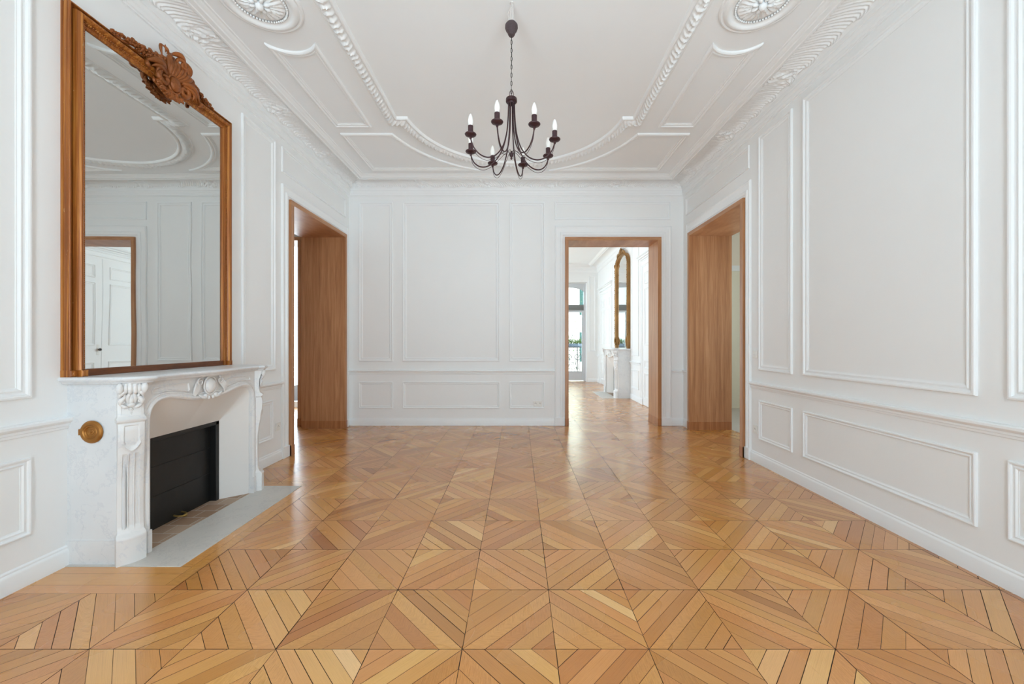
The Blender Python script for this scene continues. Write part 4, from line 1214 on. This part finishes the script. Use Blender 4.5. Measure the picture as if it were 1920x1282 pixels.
def tree(x, y, z, seed, label):
    r = empty('bare_tree', (x, y, z)); tag(r, label, 'tree')
    rnd = random.Random(seed); mb = MB(); lv = MB()
    def br(p, d, L, rad, dep):
        pts = [p]; q = Vector(p); dd = Vector(d)
        for k in range(5):
            dd = (dd+Vector((rnd.uniform(-.25,.25), rnd.uniform(-.25,.25), rnd.uniform(-.12,.2)))).normalized(); q = q+dd*L/5; pts.append(tuple(q))
        mb.tube(pts, [rad*(1-.12*k) for k in range(6)], 6)
        if dep == 0:
            for k in range(1):
                c = q+Vector((rnd.uniform(-.1,.1), rnd.uniform(-.1,.1), rnd.uniform(-.1,.1))); lv.blob(tuple(c), (.030,.012,.018), 5, 4)
            return
        for k in range(3 if dep > 1 else 3):
            nd = (dd+Vector((rnd.uniform(-1,1), rnd.uniform(-1,1), rnd.uniform(-.5,.7)))*.8).normalized()
            br(tuple(Vector(pts[2+k])), nd, L*.72, rad*.55, dep-1)
    br((x, y, z), (.05, 0, 1), 4.0, .07, 5)
    part(mb, 'branches', M['bark'], r); bo = part(lv, 'buds', M['leaf'], r); bo['kind'] = 'stuff'
tree(3.4, 24.5, -4.2, 4, 'bare branched street tree outside the far window, the farther one')
tree(2.6, 20.8, -4.2, 9, 'bare branched street tree outside the far window, close behind the balcony')
def building():
    r = empty('street_building', (2, 30, -12)); tag(r, 'cream stone apartment building with green shutters across the street', 'building')
    mb = MB(); mb.box(-12, 16, 30, 38, -12, 9); part(mb, 'wall', M['facade'], r)
    for i in range(9):
        for j in range(4):
            x = -9.4+i*2.9; z = -7.5+j*3.6
            w = MB().box(x, x+1.1, 29.96, 30.05, z, z+2.2); wo = part(w, 'window', M['transom'], r)
            for a in (x-.35, x+1.12):
                part(MB().box(a, a+.33, 29.9, 29.97, z-.02, z+2.25), 'shutter', M['shutter_green'], r)
    for j in range(4): part(MB().box(-12, 16, 29.8, 30.0, -8.3+j*3.6, -8.1+j*3.6), 'string_course', M['facade'], r)
building()

# door seen in the corridor to the right
def mCor(u, v, h): return (u, 7.06-h, v)
rr = empty('door_7'); rr['kind'] = 'structure'
MB().mbox(mCor, 3.35, 4.25, 0, 2.48, 0, .02, .003).build('door_leaf', M['cream_door'], rr)
mb = MB(); loft(mb, [(3.25,0),(3.25,2.58),(4.35,2.58),(4.35,0)], [(3.35,0),(3.35,2.48),(4.25,2.48),(4.25,0)], [(0,0),(0,.03),(1,.03),(1,0)], mCor); mb.build('casing', M['trim'], rr)

# ------------------------------------------------------------------ light
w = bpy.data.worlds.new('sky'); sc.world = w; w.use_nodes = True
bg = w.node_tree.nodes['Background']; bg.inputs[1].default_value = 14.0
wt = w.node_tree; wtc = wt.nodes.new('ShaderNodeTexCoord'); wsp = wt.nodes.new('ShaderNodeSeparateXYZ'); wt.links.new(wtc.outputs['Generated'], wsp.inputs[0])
wr_ = ramp(wt, [(.42, (1.26,1.47,1.60,1)), (.56, (.64,.79,.895,1))]); wmr = wt.nodes.new('ShaderNodeMapRange'); wmr.inputs[1].default_value = -1; wmr.inputs[2].default_value = 1; wt.links.new(wsp.outputs['Z'], wmr.inputs[0]); wt.links.new(wmr.outputs[0], wr_.inputs[0]); wt.links.new(wr_.outputs[0], bg.inputs[0])  # half below the horizon is brighter than the sky, added to lift the ceiling
def portal(loc, rot, sx, sy):
    """marks a window opening for the renderer's sky sampling; gives off no light itself"""
    l = bpy.data.lights.new('window_portal', 'AREA'); l.shape = 'RECTANGLE'; l.size = sx; l.size_y = sy; l.cycles.is_portal = True
    o = bpy.data.objects.new('window_portal', l); o.location = loc; o.rotation_euler = rot; C.objects.link(o); return o
for a, b in WINS:
    portal(((a+b)/2, YF-.34, (WZ0+WZ1)/2), (R(90),0,0), b-a, WZ1-WZ0)
portal(((W0+W1)/2, 12.11, 1.5), (R(-90),0,0), W1-W0, 3.0)
portal((XL-.11, 8.25, 1.55), (R(90),0,R(-90)), 1.8, 3.1)
portal((XL-.11, 10.4, 1.55), (R(90),0,R(-90)), 1.8, 3.1)
portal((-4.45, 7.22, 1.55), (R(-90),0,0), 2.3, 2.9)
portal((4.59, 4.6, 1.4), (R(90),0,R(90)), 1.2, 1.0)

# ------------------------------------------------------------------ camera
cam = bpy.data.cameras.new('camera'); co = bpy.data.objects.new('camera', cam); C.objects.link(co)
cam.sensor_width = 36; cam.lens = 730/1920*36
cam.shift_x = -11/1920; cam.shift_y = 0
cam.clip_start = .02; cam.clip_end = 200
co.location = (0, 0, 1.2); co.rotation_euler = (R(90), 0, 0)
sc.camera = co
sc.view_settings.view_transform = 'Standard'; sc.view_settings.look = 'None'; sc.view_settings.gamma = 1; sc.view_settings.use_curve_mapping = False
sc.view_settings.exposure = -1.02
sc.cycles.max_bounces = 16; sc.cycles.diffuse_bounces = 10; sc.cycles.glossy_bounces = 6; sc.cycles.sample_clamp_indirect = 8
sc.cycles.use_denoising = True
